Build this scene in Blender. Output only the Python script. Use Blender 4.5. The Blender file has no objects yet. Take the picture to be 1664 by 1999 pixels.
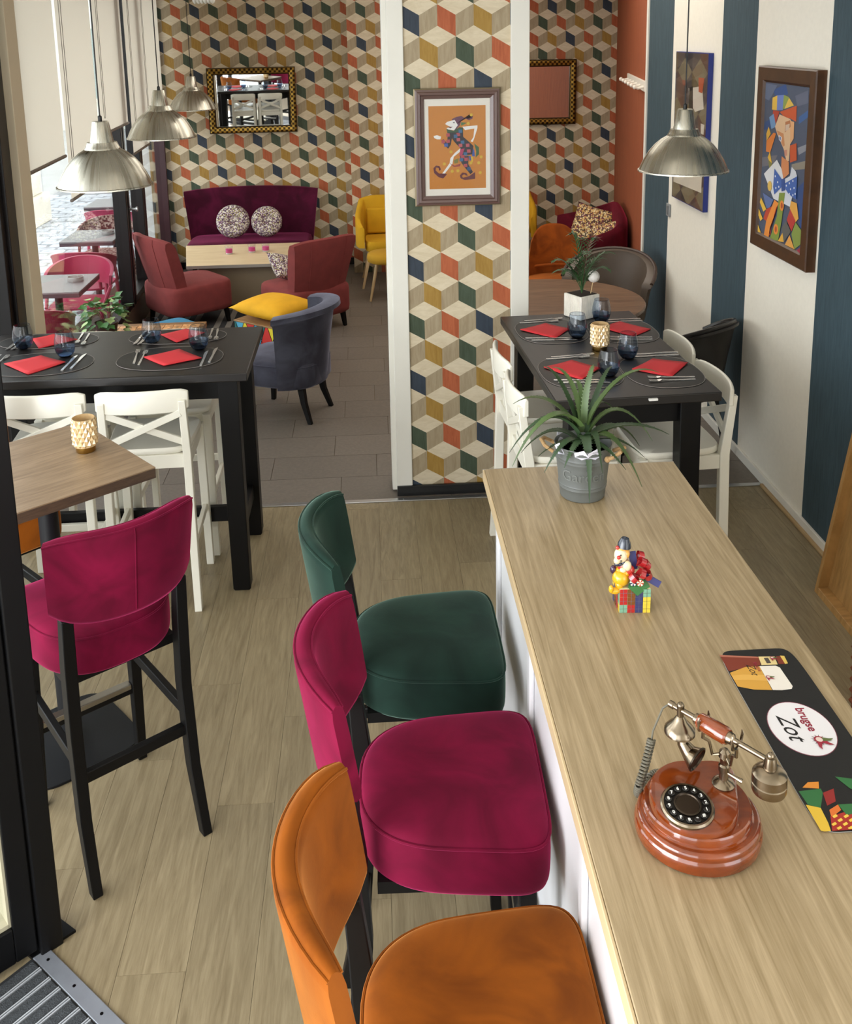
import bpy, bmesh, math, random
from mathutils import Vector, Matrix
random.seed(7)
PI = math.pi
scene = bpy.context.scene
COL = scene.collection

# daylight and added fill light settings used below
SKY = 4.2
FILLS = [('added_fill', (0.2, 2.6, 3.15), (1.6, 2.2), 6), ('added_fill_rear', (0.9, 7.6, 3.15), (2.2, 3.4), 60)]
DAY = [('entrance_daylight', (-2.1, 0.4, 1.25), (2.4, 2.2), 125, (1, 0.5, -0.02))]

# ---------------------------------------------------------------- camera
cam_d = bpy.data.cameras.new('camera'); cam = bpy.data.objects.new('camera', cam_d); COL.objects.link(cam)
cam_d.sensor_fit = 'VERTICAL'; cam_d.sensor_height = 36.0; cam_d.sensor_width = 36.0
cam_d.lens = 1958.0 / 1999.0 * 36.0
cam_d.shift_y = -(999.5 - 473.0) / 1999.0
cam_d.clip_start = 0.05; cam_d.clip_end = 200
def cam_axes():
    fw = Vector((711 - 832., 67 - 473., 1958.)).normalized()
    dn = Vector((1000 - 832., 9900 - 473., 1958.)).normalized()
    dn = (dn - fw * dn.dot(fw)).normalized()
    rt = dn.cross(fw)
    return rt, fw, -dn                      # rows of camera-to-world (x right, y down, z forward)
r0, r1, r2 = cam_axes()
M = Matrix(((r0.x, -r0.y, -r0.z, 0), (r1.x, -r1.y, -r1.z, 0), (r2.x, -r2.y, -r2.z, 2.45), (0, 0, 0, 1)))
cam.matrix_world = M
scene.camera = cam

# ---------------------------------------------------------------- sky, daylight, exposure
scene.view_settings.view_transform = 'Standard'; scene.view_settings.look = 'None'
scene.view_settings.gamma = 1.0; scene.view_settings.use_curve_mapping = False
scene.view_settings.exposure = 0.0
scene.cycles.use_denoising = True
scene.cycles.max_bounces = 8; scene.cycles.diffuse_bounces = 4; scene.cycles.glossy_bounces = 4
scene.cycles.transmission_bounces = 8; scene.cycles.transparent_max_bounces = 12
scene.cycles.caustics_reflective = False; scene.cycles.caustics_refractive = False
scene.cycles.sample_clamp_indirect = 6.0
w = bpy.data.worlds.new('overcast_sky'); scene.world = w; w.use_nodes = True
bg = w.node_tree.nodes['Background']; bg.inputs[0].default_value = (0.93, 0.97, 1.0, 1); bg.inputs[1].default_value = SKY
def area(name, loc, size, power, color, direction, portal=False):
    l = bpy.data.lights.new(name, 'AREA'); l.shape = 'RECTANGLE'; l.size, l.size_y = size; l.energy = power; l.color = color
    o = bpy.data.objects.new(name, l); COL.objects.link(o); o.location = loc
    o.rotation_euler = Vector(direction).to_track_quat('-Z', 'Y').to_euler()
    if portal: l.cycles.is_portal = True
    return o
# warm fill lights added under the ceiling, and the daylight of the glazed entrance front
for nm, loc, size, p in FILLS:
    area(nm, loc, size, p, (1.0, 0.93, 0.83), (0, 0, -1))
for nm, loc, size, p, d in DAY:
    area(nm, loc, size, p, (0.94, 0.97, 1.0), d)

# ---------------------------------------------------------------- materials
def lin(c):
    return c / 12.92 if c <= 0.04045 else ((c + 0.055) / 1.055) ** 2.4
def rgb(h):
    return tuple(lin(int(h[i:i + 2], 16) / 255.0) for i in (0, 2, 4)) + (1,)
MATS = {}
def new_mat(name):
    m = bpy.data.materials.new(name); m.use_nodes = True
    return m, m.node_tree.nodes, m.node_tree.links, m.node_tree.nodes['Principled BSDF']
def mat(name, col, rough=0.5, metal=0.0, var=0.0, vscale=8.0, bump=0.0, bscale=60.0, sheen=0.0, sheen_col=None, coat=0.0, spec=0.5, stretch=(1, 1, 1), emit=0.0, rnd=0.0):
    if name in MATS: return MATS[name]
    m, N, L, p = new_mat(name)
    c = rgb(col) if isinstance(col, str) else tuple(col) + (1,)
    p.inputs['Base Color'].default_value = c; p.inputs['Roughness'].default_value = rough; p.inputs['Metallic'].default_value = metal
    p.inputs['Specular IOR Level'].default_value = spec; p.inputs['Coat Weight'].default_value = coat; p.inputs['Coat Roughness'].default_value = 0.08
    if sheen:
        p.inputs['Sheen Weight'].default_value = sheen; p.inputs['Sheen Roughness'].default_value = 0.45
        p.inputs['Sheen Tint'].default_value = rgb(sheen_col) if sheen_col else c
    if emit:
        p.inputs['Emission Color'].default_value = c; p.inputs['Emission Strength'].default_value = emit
    if var or bump or rnd:
        tc = N.new('ShaderNodeTexCoord'); mp = N.new('ShaderNodeMapping'); mp.inputs['Scale'].default_value = stretch
        L.new(tc.outputs['Object'], mp.inputs['Vector'])
    if var or rnd:
        nz = N.new('ShaderNodeTexNoise'); nz.inputs['Scale'].default_value = vscale; nz.inputs['Detail'].default_value = 5
        L.new(mp.outputs['Vector'], nz.inputs['Vector'])
        mr = N.new('ShaderNodeMapRange'); mr.inputs['From Min'].default_value = 0.3; mr.inputs['From Max'].default_value = 0.7
        mr.inputs['To Min'].default_value = 1 - var; mr.inputs['To Max'].default_value = 1 + var
        L.new(nz.outputs['Fac'], mr.inputs['Value']); val = mr.outputs['Result']
        if rnd:
            oi = N.new('ShaderNodeObjectInfo'); m2 = N.new('ShaderNodeMapRange')
            m2.inputs['To Min'].default_value = 1 - rnd; m2.inputs['To Max'].default_value = 1 + rnd
            L.new(oi.outputs['Random'], m2.inputs['Value'])
            mu = N.new('ShaderNodeMath'); mu.operation = 'MULTIPLY'; L.new(val, mu.inputs[0]); L.new(m2.outputs['Result'], mu.inputs[1]); val = mu.outputs[0]
            off = N.new('ShaderNodeVectorMath'); off.operation = 'SCALE'; off.inputs['Scale'].default_value = 37.0
            cb = N.new('ShaderNodeCombineXYZ')
            for k in range(3): L.new(oi.outputs['Random'], cb.inputs[k])
            L.new(cb.outputs[0], off.inputs[0]); L.new(off.outputs[0], mp.inputs['Location'])
        vm = N.new('ShaderNodeVectorMath'); vm.operation = 'SCALE'; vm.inputs[0].default_value = c[:3]
        L.new(val, vm.inputs['Scale']); L.new(vm.outputs[0], p.inputs['Base Color'])
    if bump:
        nb = N.new('ShaderNodeTexNoise'); nb.inputs['Scale'].default_value = bscale; nb.inputs['Detail'].default_value = 3
        L.new(mp.outputs['Vector'], nb.inputs['Vector'])
        b = N.new('ShaderNodeBump'); b.inputs['Strength'].default_value = bump; b.inputs['Distance'].default_value = 0.003
        L.new(nb.outputs['Fac'], b.inputs['Height']); L.new(b.outputs['Normal'], p.inputs['Normal'])
    MATS[name] = m; return m
def flat(h, rough=0.6):
    return mat('print_' + h, h, rough)
def wood(name, c1, c2, scale=3.0, stretch=(14, 1, 14), rough=0.45, rnd=0.0, contrast=1.0, coat=0.0):
    if name in MATS: return MATS[name]
    m, N, L, p = new_mat(name)
    tc = N.new('ShaderNodeTexCoord'); mp = N.new('ShaderNodeMapping'); mp.inputs['Scale'].default_value = stretch
    L.new(tc.outputs['Object'], mp.inputs['Vector'])
    n1 = N.new('ShaderNodeTexNoise'); n1.inputs['Scale'].default_value = scale; n1.inputs['Detail'].default_value = 6; n1.inputs['Distortion'].default_value = 1.2
    n2 = N.new('ShaderNodeTexNoise'); n2.inputs['Scale'].default_value = scale * 6; n2.inputs['Detail'].default_value = 4
    L.new(mp.outputs['Vector'], n1.inputs['Vector']); L.new(mp.outputs['Vector'], n2.inputs['Vector'])
    mx = N.new('ShaderNodeMath'); mx.operation = 'MULTIPLY_ADD'; mx.inputs[1].default_value = 0.35
    L.new(n2.outputs['Fac'], mx.inputs[0]); L.new(n1.outputs['Fac'], mx.inputs[2])
    cr = N.new('ShaderNodeValToRGB')
    cr.color_ramp.elements[0].position = 0.67 - 0.22 * contrast; cr.color_ramp.elements[1].position = 0.67 + 0.16 * contrast
    cr.color_ramp.elements[0].color = rgb(c2); cr.color_ramp.elements[1].color = rgb(c1)
    L.new(mx.outputs[0], cr.inputs['Fac']); out = cr.outputs['Color']
    if rnd:
        oi = N.new('ShaderNodeObjectInfo'); cb = N.new('ShaderNodeCombineXYZ')
        for k in range(3): L.new(oi.outputs['Random'], cb.inputs[k])
        sc = N.new('ShaderNodeVectorMath'); sc.operation = 'SCALE'; sc.inputs['Scale'].default_value = 53.0
        L.new(cb.outputs[0], sc.inputs[0]); L.new(sc.outputs[0], mp.inputs['Location'])
        m2 = N.new('ShaderNodeMapRange'); m2.inputs['To Min'].default_value = 1 - rnd; m2.inputs['To Max'].default_value = 1 + rnd
        L.new(oi.outputs['Random'], m2.inputs['Value'])
        vm = N.new('ShaderNodeVectorMath'); vm.operation = 'SCALE'; L.new(out, vm.inputs[0]); L.new(m2.outputs['Result'], vm.inputs['Scale']); out = vm.outputs[0]
    L.new(out, p.inputs['Base Color']); p.inputs['Roughness'].default_value = rough; p.inputs['Coat Weight'].default_value = coat
    b = N.new('ShaderNodeBump'); b.inputs['Strength'].default_value = 0.12; b.inputs['Distance'].default_value = 0.002
    L.new(n2.outputs['Fac'], b.inputs['Height']); L.new(b.outputs['Normal'], p.inputs['Normal'])
    MATS[name] = m; return m
def velvet(name, base, light):
    """velvet: dark pile with a bright sheen, brushed patches"""
    if name in MATS: return MATS[name]
    m, N, L, p = new_mat(name)
    tc = N.new('ShaderNodeTexCoord'); nz = N.new('ShaderNodeTexNoise'); nz.inputs['Scale'].default_value = 5.5; nz.inputs['Detail'].default_value = 5; nz.inputs['Distortion'].default_value = 0.9
    L.new(tc.outputs['Object'], nz.inputs['Vector'])
    cr = N.new('ShaderNodeValToRGB'); e = cr.color_ramp.elements
    b = rgb(base); e[0].position = 0.36; e[1].position = 0.68
    e[0].color = (b[0] * .5, b[1] * .46, b[2] * .48, 1); e[1].color = b
    L.new(nz.outputs['Fac'], cr.inputs['Fac']); L.new(cr.outputs['Color'], p.inputs['Base Color'])
    p.inputs['Roughness'].default_value = 0.85; p.inputs['Specular IOR Level'].default_value = 0.15
    p.inputs['Sheen Weight'].default_value = 1.0; p.inputs['Sheen Roughness'].default_value = 0.35; p.inputs['Sheen Tint'].default_value = rgb(light)
    n2 = N.new('ShaderNodeTexNoise'); n2.inputs['Scale'].default_value = 260; L.new(tc.outputs['Object'], n2.inputs['Vector'])
    bp = N.new('ShaderNodeBump'); bp.inputs['Strength'].default_value = 0.12; bp.inputs['Distance'].default_value = 0.001
    L.new(n2.outputs['Fac'], bp.inputs['Height']); L.new(bp.outputs['Normal'], p.inputs['Normal'])
    MATS[name] = m; return m
def weave(name, cols, scale=60.0):
    """tweed: voronoi flecks of several thread colours"""
    if name in MATS: return MATS[name]
    m, N, L, p = new_mat(name)
    tc = N.new('ShaderNodeTexCoord'); v = N.new('ShaderNodeTexVoronoi'); v.inputs['Scale'].default_value = scale; v.inputs['Randomness'].default_value = 0.55
    L.new(tc.outputs['Object'], v.inputs['Vector'])
    sp = N.new('ShaderNodeSeparateColor'); L.new(v.outputs['Color'], sp.inputs[0])
    cr = N.new('ShaderNodeValToRGB'); cr.color_ramp.interpolation = 'CONSTANT'; e = cr.color_ramp.elements
    for i, c in enumerate(cols):
        el = e[i] if i < 2 else e.new(i / len(cols))
        el.position = i / len(cols); el.color = rgb(c)
    L.new(sp.outputs[0], cr.inputs['Fac']); L.new(cr.outputs['Color'], p.inputs['Base Color']); p.inputs['Roughness'].default_value = 0.9
    bp = N.new('ShaderNodeBump'); bp.inputs['Strength'].default_value = 0.5; bp.inputs['Distance'].default_value = 0.004; bp.invert = True
    L.new(v.outputs['Distance'], bp.inputs['Height']); L.new(bp.outputs['Normal'], p.inputs['Normal'])
    MATS[name] = m; return m
def glass(name, tint=(1, 1, 1), rough=0.0, refl=1.0):
    """thin pane: transparent body plus fresnel mirror reflection"""
    if name in MATS: return MATS[name]
    m = bpy.data.materials.new(name); m.use_nodes = True; N = m.node_tree.nodes; L = m.node_tree.links
    N.remove(N['Principled BSDF'])
    t = N.new('ShaderNodeBsdfTransparent'); t.inputs[0].default_value = tint + (1,)
    g = N.new('ShaderNodeBsdfGlossy'); g.inputs['Roughness'].default_value = rough
    f = N.new('ShaderNodeFresnel'); ge = N.new('ShaderNodeNewGeometry'); mr = N.new('ShaderNodeMapRange')
    mr.inputs['To Min'].default_value = 1.5; mr.inputs['To Max'].default_value = 1 / 1.5
    L.new(ge.outputs['Backfacing'], mr.inputs['Value']); L.new(mr.outputs['Result'], f.inputs['IOR'])
    mu = N.new('ShaderNodeMath'); mu.operation = 'MULTIPLY'; mu.inputs[1].default_value = refl; L.new(f.outputs[0], mu.inputs[0])
    mx = N.new('ShaderNodeMixShader'); L.new(mu.outputs[0], mx.inputs[0]); L.new(t.outputs[0], mx.inputs[1]); L.new(g.outputs[0], mx.inputs[2])
    L.new(mx.outputs[0], N['Material Output'].inputs['Surface'])
    MATS[name] = m; return m
def translucent(name, col, mix=0.5):
    if name in MATS: return MATS[name]
    m = bpy.data.materials.new(name); m.use_nodes = True; N = m.node_tree.nodes; L = m.node_tree.links
    N.remove(N['Principled BSDF'])
    d = N.new('ShaderNodeBsdfDiffuse'); d.inputs[0].default_value = rgb(col); t = N.new('ShaderNodeBsdfTranslucent'); t.inputs[0].default_value = rgb(col)
    mx = N.new('ShaderNodeMixShader'); mx.inputs[0].default_value = mix; L.new(d.outputs[0], mx.inputs[1]); L.new(t.outputs[0], mx.inputs[2])
    L.new(mx.outputs[0], N['Material Output'].inputs['Surface'])
    MATS[name] = m; return m

# ---------------------------------------------------------------- mesh building
class MB:
    def __init__(s): s.v = []; s.f = []; s.m = []
    def add(s, vs, fs, mi=0):
        o = len(s.v); s.v += [tuple(p) for p in vs]; s.f += [tuple(i + o for i in f) for f in fs]; s.m += [mi] * len(fs); return s
    def hexa(s, b, t, mi=0):                # two quads (bottom ccw, top ccw)
        return s.add(list(b) + list(t), [(3, 2, 1, 0), (4, 5, 6, 7), (0, 1, 5, 4), (1, 2, 6, 5), (2, 3, 7, 6), (3, 0, 4, 7)], mi)
    def box(s, x0, x1, y0, y1, z0, z1, mi=0):
        return s.hexa([(x0, y0, z0), (x1, y0, z0), (x1, y1, z0), (x0, y1, z0)], [(x0, y0, z1), (x1, y0, z1), (x1, y1, z1), (x0, y1, z1)], mi)
    def bar(s, a, b, wx, wy=None, up=(0, 0, 1), mi=0):      # rectangular bar from a to b
        a = Vector(a); b = Vector(b); wy = wy or wx; d = (b - a).normalized(); u = Vector(up)
        if abs(d.dot(u)) > 0.98: u = Vector((0, 1, 0))
        x = d.cross(u).normalized(); y = x.cross(d).normalized()
        q = [(-1, -1), (1, -1), (1, 1), (-1, 1)]
        return s.hexa([a + x * wx / 2 * i + y * wy / 2 * j for i, j in q], [b + x * wx / 2 * i + y * wy / 2 * j for i, j in q], mi)
    def loft(s, rings, closed=True, cap=True, mi=0, loop=False):
        n = len(rings[0]); fs = []; vs = [p for r in rings for p in r]; k = len(rings)
        for i in range(k if loop else k - 1):
            j2 = (i + 1) % k
            for j in range(n if closed else n - 1):
                fs.append((i * n + j, i * n + (j + 1) % n, j2 * n + (j + 1) % n, j2 * n + j))
        if cap and closed and not loop:
            fs.append(tuple(range(n - 1, -1, -1))); fs.append(tuple((k - 1) * n + j for j in range(n)))
        return s.add(vs, fs, mi)
    def tube(s, pts, r, n=8, loop=False, mi=0):
        pts = [Vector(p) for p in pts]; k = len(pts); rings = []; up = None
        for i, p in enumerate(pts):
            a = pts[(i - 1) % k] if (loop or i) else p; b = pts[(i + 1) % k] if (loop or i < k - 1) else p
            d = (b - a).normalized()
            if up is None:
                up = Vector((0, 0, 1)) if abs(d.z) < 0.9 else Vector((1, 0, 0))
            x = d.cross(up).normalized(); up = x.cross(d).normalized()
            rr = r[i] if isinstance(r, (list, tuple)) else r
            rings.append([p + x * rr * math.cos(2 * PI * j / n) + up * rr * math.sin(2 * PI * j / n) for j in range(n)])
        return s.loft(rings, mi=mi, loop=loop)
    def lathe(s, prof, n=24, c=(0, 0, 0), mi=0, axis=None, cap=True):
        rings = []
        if axis is None: X, Y, Z = Vector((1, 0, 0)), Vector((0, 1, 0)), Vector((0, 0, 1))
        else:
            Z = Vector(axis).normalized(); u = Vector((0, 0, 1)) if abs(Z.z) < 0.9 else Vector((1, 0, 0)); X = u.cross(Z).normalized(); Y = Z.cross(X)
        c = Vector(c)
        for r, z in prof: rings.append([c + X * r * math.cos(2 * PI * j / n) + Y * r * math.sin(2 * PI * j / n) + Z * z for j in range(n)])
        return s.loft(rings, mi=mi, cap=cap)
    def ball(s, c, r, n=12, k=8, mi=0):
        if not isinstance(r, (tuple, list)): r = (r, r, r)
        rings = [[(c[0] + r[0] * math.sin(a) * math.cos(2 * PI * j / n), c[1] + r[1] * math.sin(a) * math.sin(2 * PI * j / n), c[2] - r[2] * math.cos(a)) for j in range(n)] for a in [PI * (i + 0.3) / (k + 0.6) for i in range(k + 1)]]
        return s.loft(rings, mi=mi)
    def prism(s, poly, z0, z1, mi=0):
        return s.loft([[(x, y, z0) for x, y in poly], [(x, y, z1) for x, y in poly]], mi=mi)
    def build(s, name, m, parent=None, smooth=True, bevel=0.0, seg=2, sub=0, angle=35, solid=0.0):
        me = bpy.data.meshes.new(name); me.from_pydata(s.v, [], s.f)
        ms = m if isinstance(m, (list, tuple)) else [m]
        for q in ms: me.materials.append(q)
        if len(ms) > 1: me.polygons.foreach_set('material_index', s.m)
        bm = bmesh.new(); bm.from_mesh(me); bmesh.ops.recalc_face_normals(bm, faces=bm.faces); bm.to_mesh(me); bm.free()
        o = bpy.data.objects.new(name, me); COL.objects.link(o)
        if parent: o.parent = parent
        if solid:
            q = o.modifiers.new('s', 'SOLIDIFY'); q.thickness = solid; q.offset = 0
        if bevel:
            q = o.modifiers.new('b', 'BEVEL'); q.width = bevel; q.segments = seg; q.limit_method = 'ANGLE'; q.angle_limit = math.radians(40); q.harden_normals = False
        if sub:
            q = o.modifiers.new('u', 'SUBSURF'); q.levels = sub; q.render_levels = sub
        if smooth:
            me.polygons.foreach_set('use_smooth', [True] * len(me.polygons))
            if not sub: me.set_sharp_from_angle(angle=math.radians(angle))
        me.update(); return o
def tag(o, label=None, cat=None, group=None, kind=None):
    if label: o['label'] = label
    if cat: o['category'] = cat
    if group: o['group'] = group
    if kind: o['kind'] = kind
    return o
def thing(name, loc, rz=0.0, label=None, cat=None, group=None):
    o = bpy.data.objects.new(name, None); COL.objects.link(o); o.location = loc; o.rotation_euler = (0, 0, rz); o.empty_display_size = 0.05
    return tag(o, label, cat, group)
def struct(o): o['kind'] = 'structure'; return o
def dup(o, loc=None, rz=None, label=None, group=None, parent=None):
    c = o.copy(); COL.objects.link(c)
    if parent: c.parent = parent
    if loc is not None: c.location = loc
    if rz is not None: c.rotation_euler = (0, 0, rz)
    if label: c['label'] = label
    if group: c['group'] = group
    for ch in list(o.children): dup(ch, parent=c)
    return c
def superellipse(a, b, n=4.0, k=40, taper=0.0, sx=1.0):
    out = []
    for i in range(k):
        t = 2 * PI * i / k; c, q = math.cos(t), math.sin(t)
        y = b * math.copysign(abs(q) ** (2 / n), q); x = a * math.copysign(abs(c) ** (2 / n), c) * (1 + taper * y / b)
        out.append((x * sx, y))
    return out
def text_mesh(body, size=1.0, extrude=0.0, shear=0.0, align='CENTER', bold=0.0):
    cu = bpy.data.curves.new('lettering', 'FONT'); cu.body = body; cu.size = size; cu.extrude = extrude; cu.shear = shear; cu.align_x = align; cu.align_y = 'CENTER'; cu.offset = bold
    cu.resolution_u = 3
    o = bpy.data.objects.new('lettering', cu); COL.objects.link(o); bpy.context.view_layer.update()
    me = bpy.data.meshes.new_from_object(o.evaluated_get(bpy.context.evaluated_depsgraph_get()))
    bpy.data.objects.remove(o); bpy.data.curves.remove(cu); return me
def clip_poly(poly, x0, x1, y0, y1):
    def cut(ps, f, inter):
        out = []
        for i, b in enumerate(ps):
            a = ps[i - 1]
            if f(b):
                if not f(a): out.append(inter(a, b))
                out.append(b)
            elif f(a): out.append(inter(a, b))
        return out
    def ix(x): return lambda a, b: (x, a[1] + (b[1] - a[1]) * (x - a[0]) / (b[0] - a[0]))
    def iy(y): return lambda a, b: (a[0] + (b[0] - a[0]) * (y - a[1]) / (b[1] - a[1]), y)
    for f, g in ((lambda p: p[0] >= x0, ix(x0)), (lambda p: p[0] <= x1, ix(x1)), (lambda p: p[1] >= y0, iy(y0)), (lambda p: p[1] <= y1, iy(y1))):
        poly = cut(poly, f, g)
        if len(poly) < 3: return []
    return poly
ROWS = {0: 'GON', 1: 'YGO', 2: 'NOY', 3: 'YGO'}
def cube_paper(mb, x0, x1, z0, z1, ax, az, row, k0, p, place, idx):
    """printed tumbling-block wallpaper on a rectangle; cube centre of (row, k0) lies at (ax, az)"""
    s = p / math.sqrt(3); pitch = 1.5 * s
    nr = int((z1 - z0) / pitch) + 3; r_lo = -int((z1 - az) / pitch) - 2
    for r in range(r_lo, r_lo + nr + 3):
        zc = az - r * pitch; R = (row + r) % 4
        offs = ((row + r) % 2) * 0.5 - (row % 2) * 0.5
        for k in range(int((x0 - ax) / p) - 2, int((x1 - ax) / p) + 3):
            xc = ax + (k + offs) * p
            if xc < x0 - p or xc > x1 + p: continue
            A = (xc, zc); T = (xc, zc + s); Lu = (xc - p / 2, zc + s / 2); Ru = (xc + p / 2, zc + s / 2); Ld = (xc - p / 2, zc - s / 2); Rd = (xc + p / 2, zc - s / 2); B = (xc, zc - s)
            c = ROWS[R][(k + k0) % 3]
            for poly, key in (([A, Ru, T, Lu], 'T'), ([A, B, Rd, Ru], 'S'), ([A, Lu, Ld, B], c)):
                q = clip_poly(poly, x0, x1, z0, z1)
                if len(q) >= 3: mb.add([place(a, b) for a, b in q], [tuple(range(len(q)))], idx[key])
def art_print(name, shapes, place, parent, step=0.0004, rough=0.5, clipbox=None):
    """flat printed picture: coloured shapes, each a hair in front of the one before"""
    mb = MB(); ms = []; ix = {}
    for i, (pts, c) in enumerate(shapes):
        if clipbox: pts = clip_poly(pts, *clipbox)
        if len(pts) < 3: continue
        if c not in ix: ix[c] = len(ms); ms.append(flat(c, rough))
        mb.add([place(a, b, i * step * 0.25) for a, b in pts], [tuple(range(len(pts)))], ix[c])
    return mb.build(name, ms, parent, smooth=False)

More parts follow.
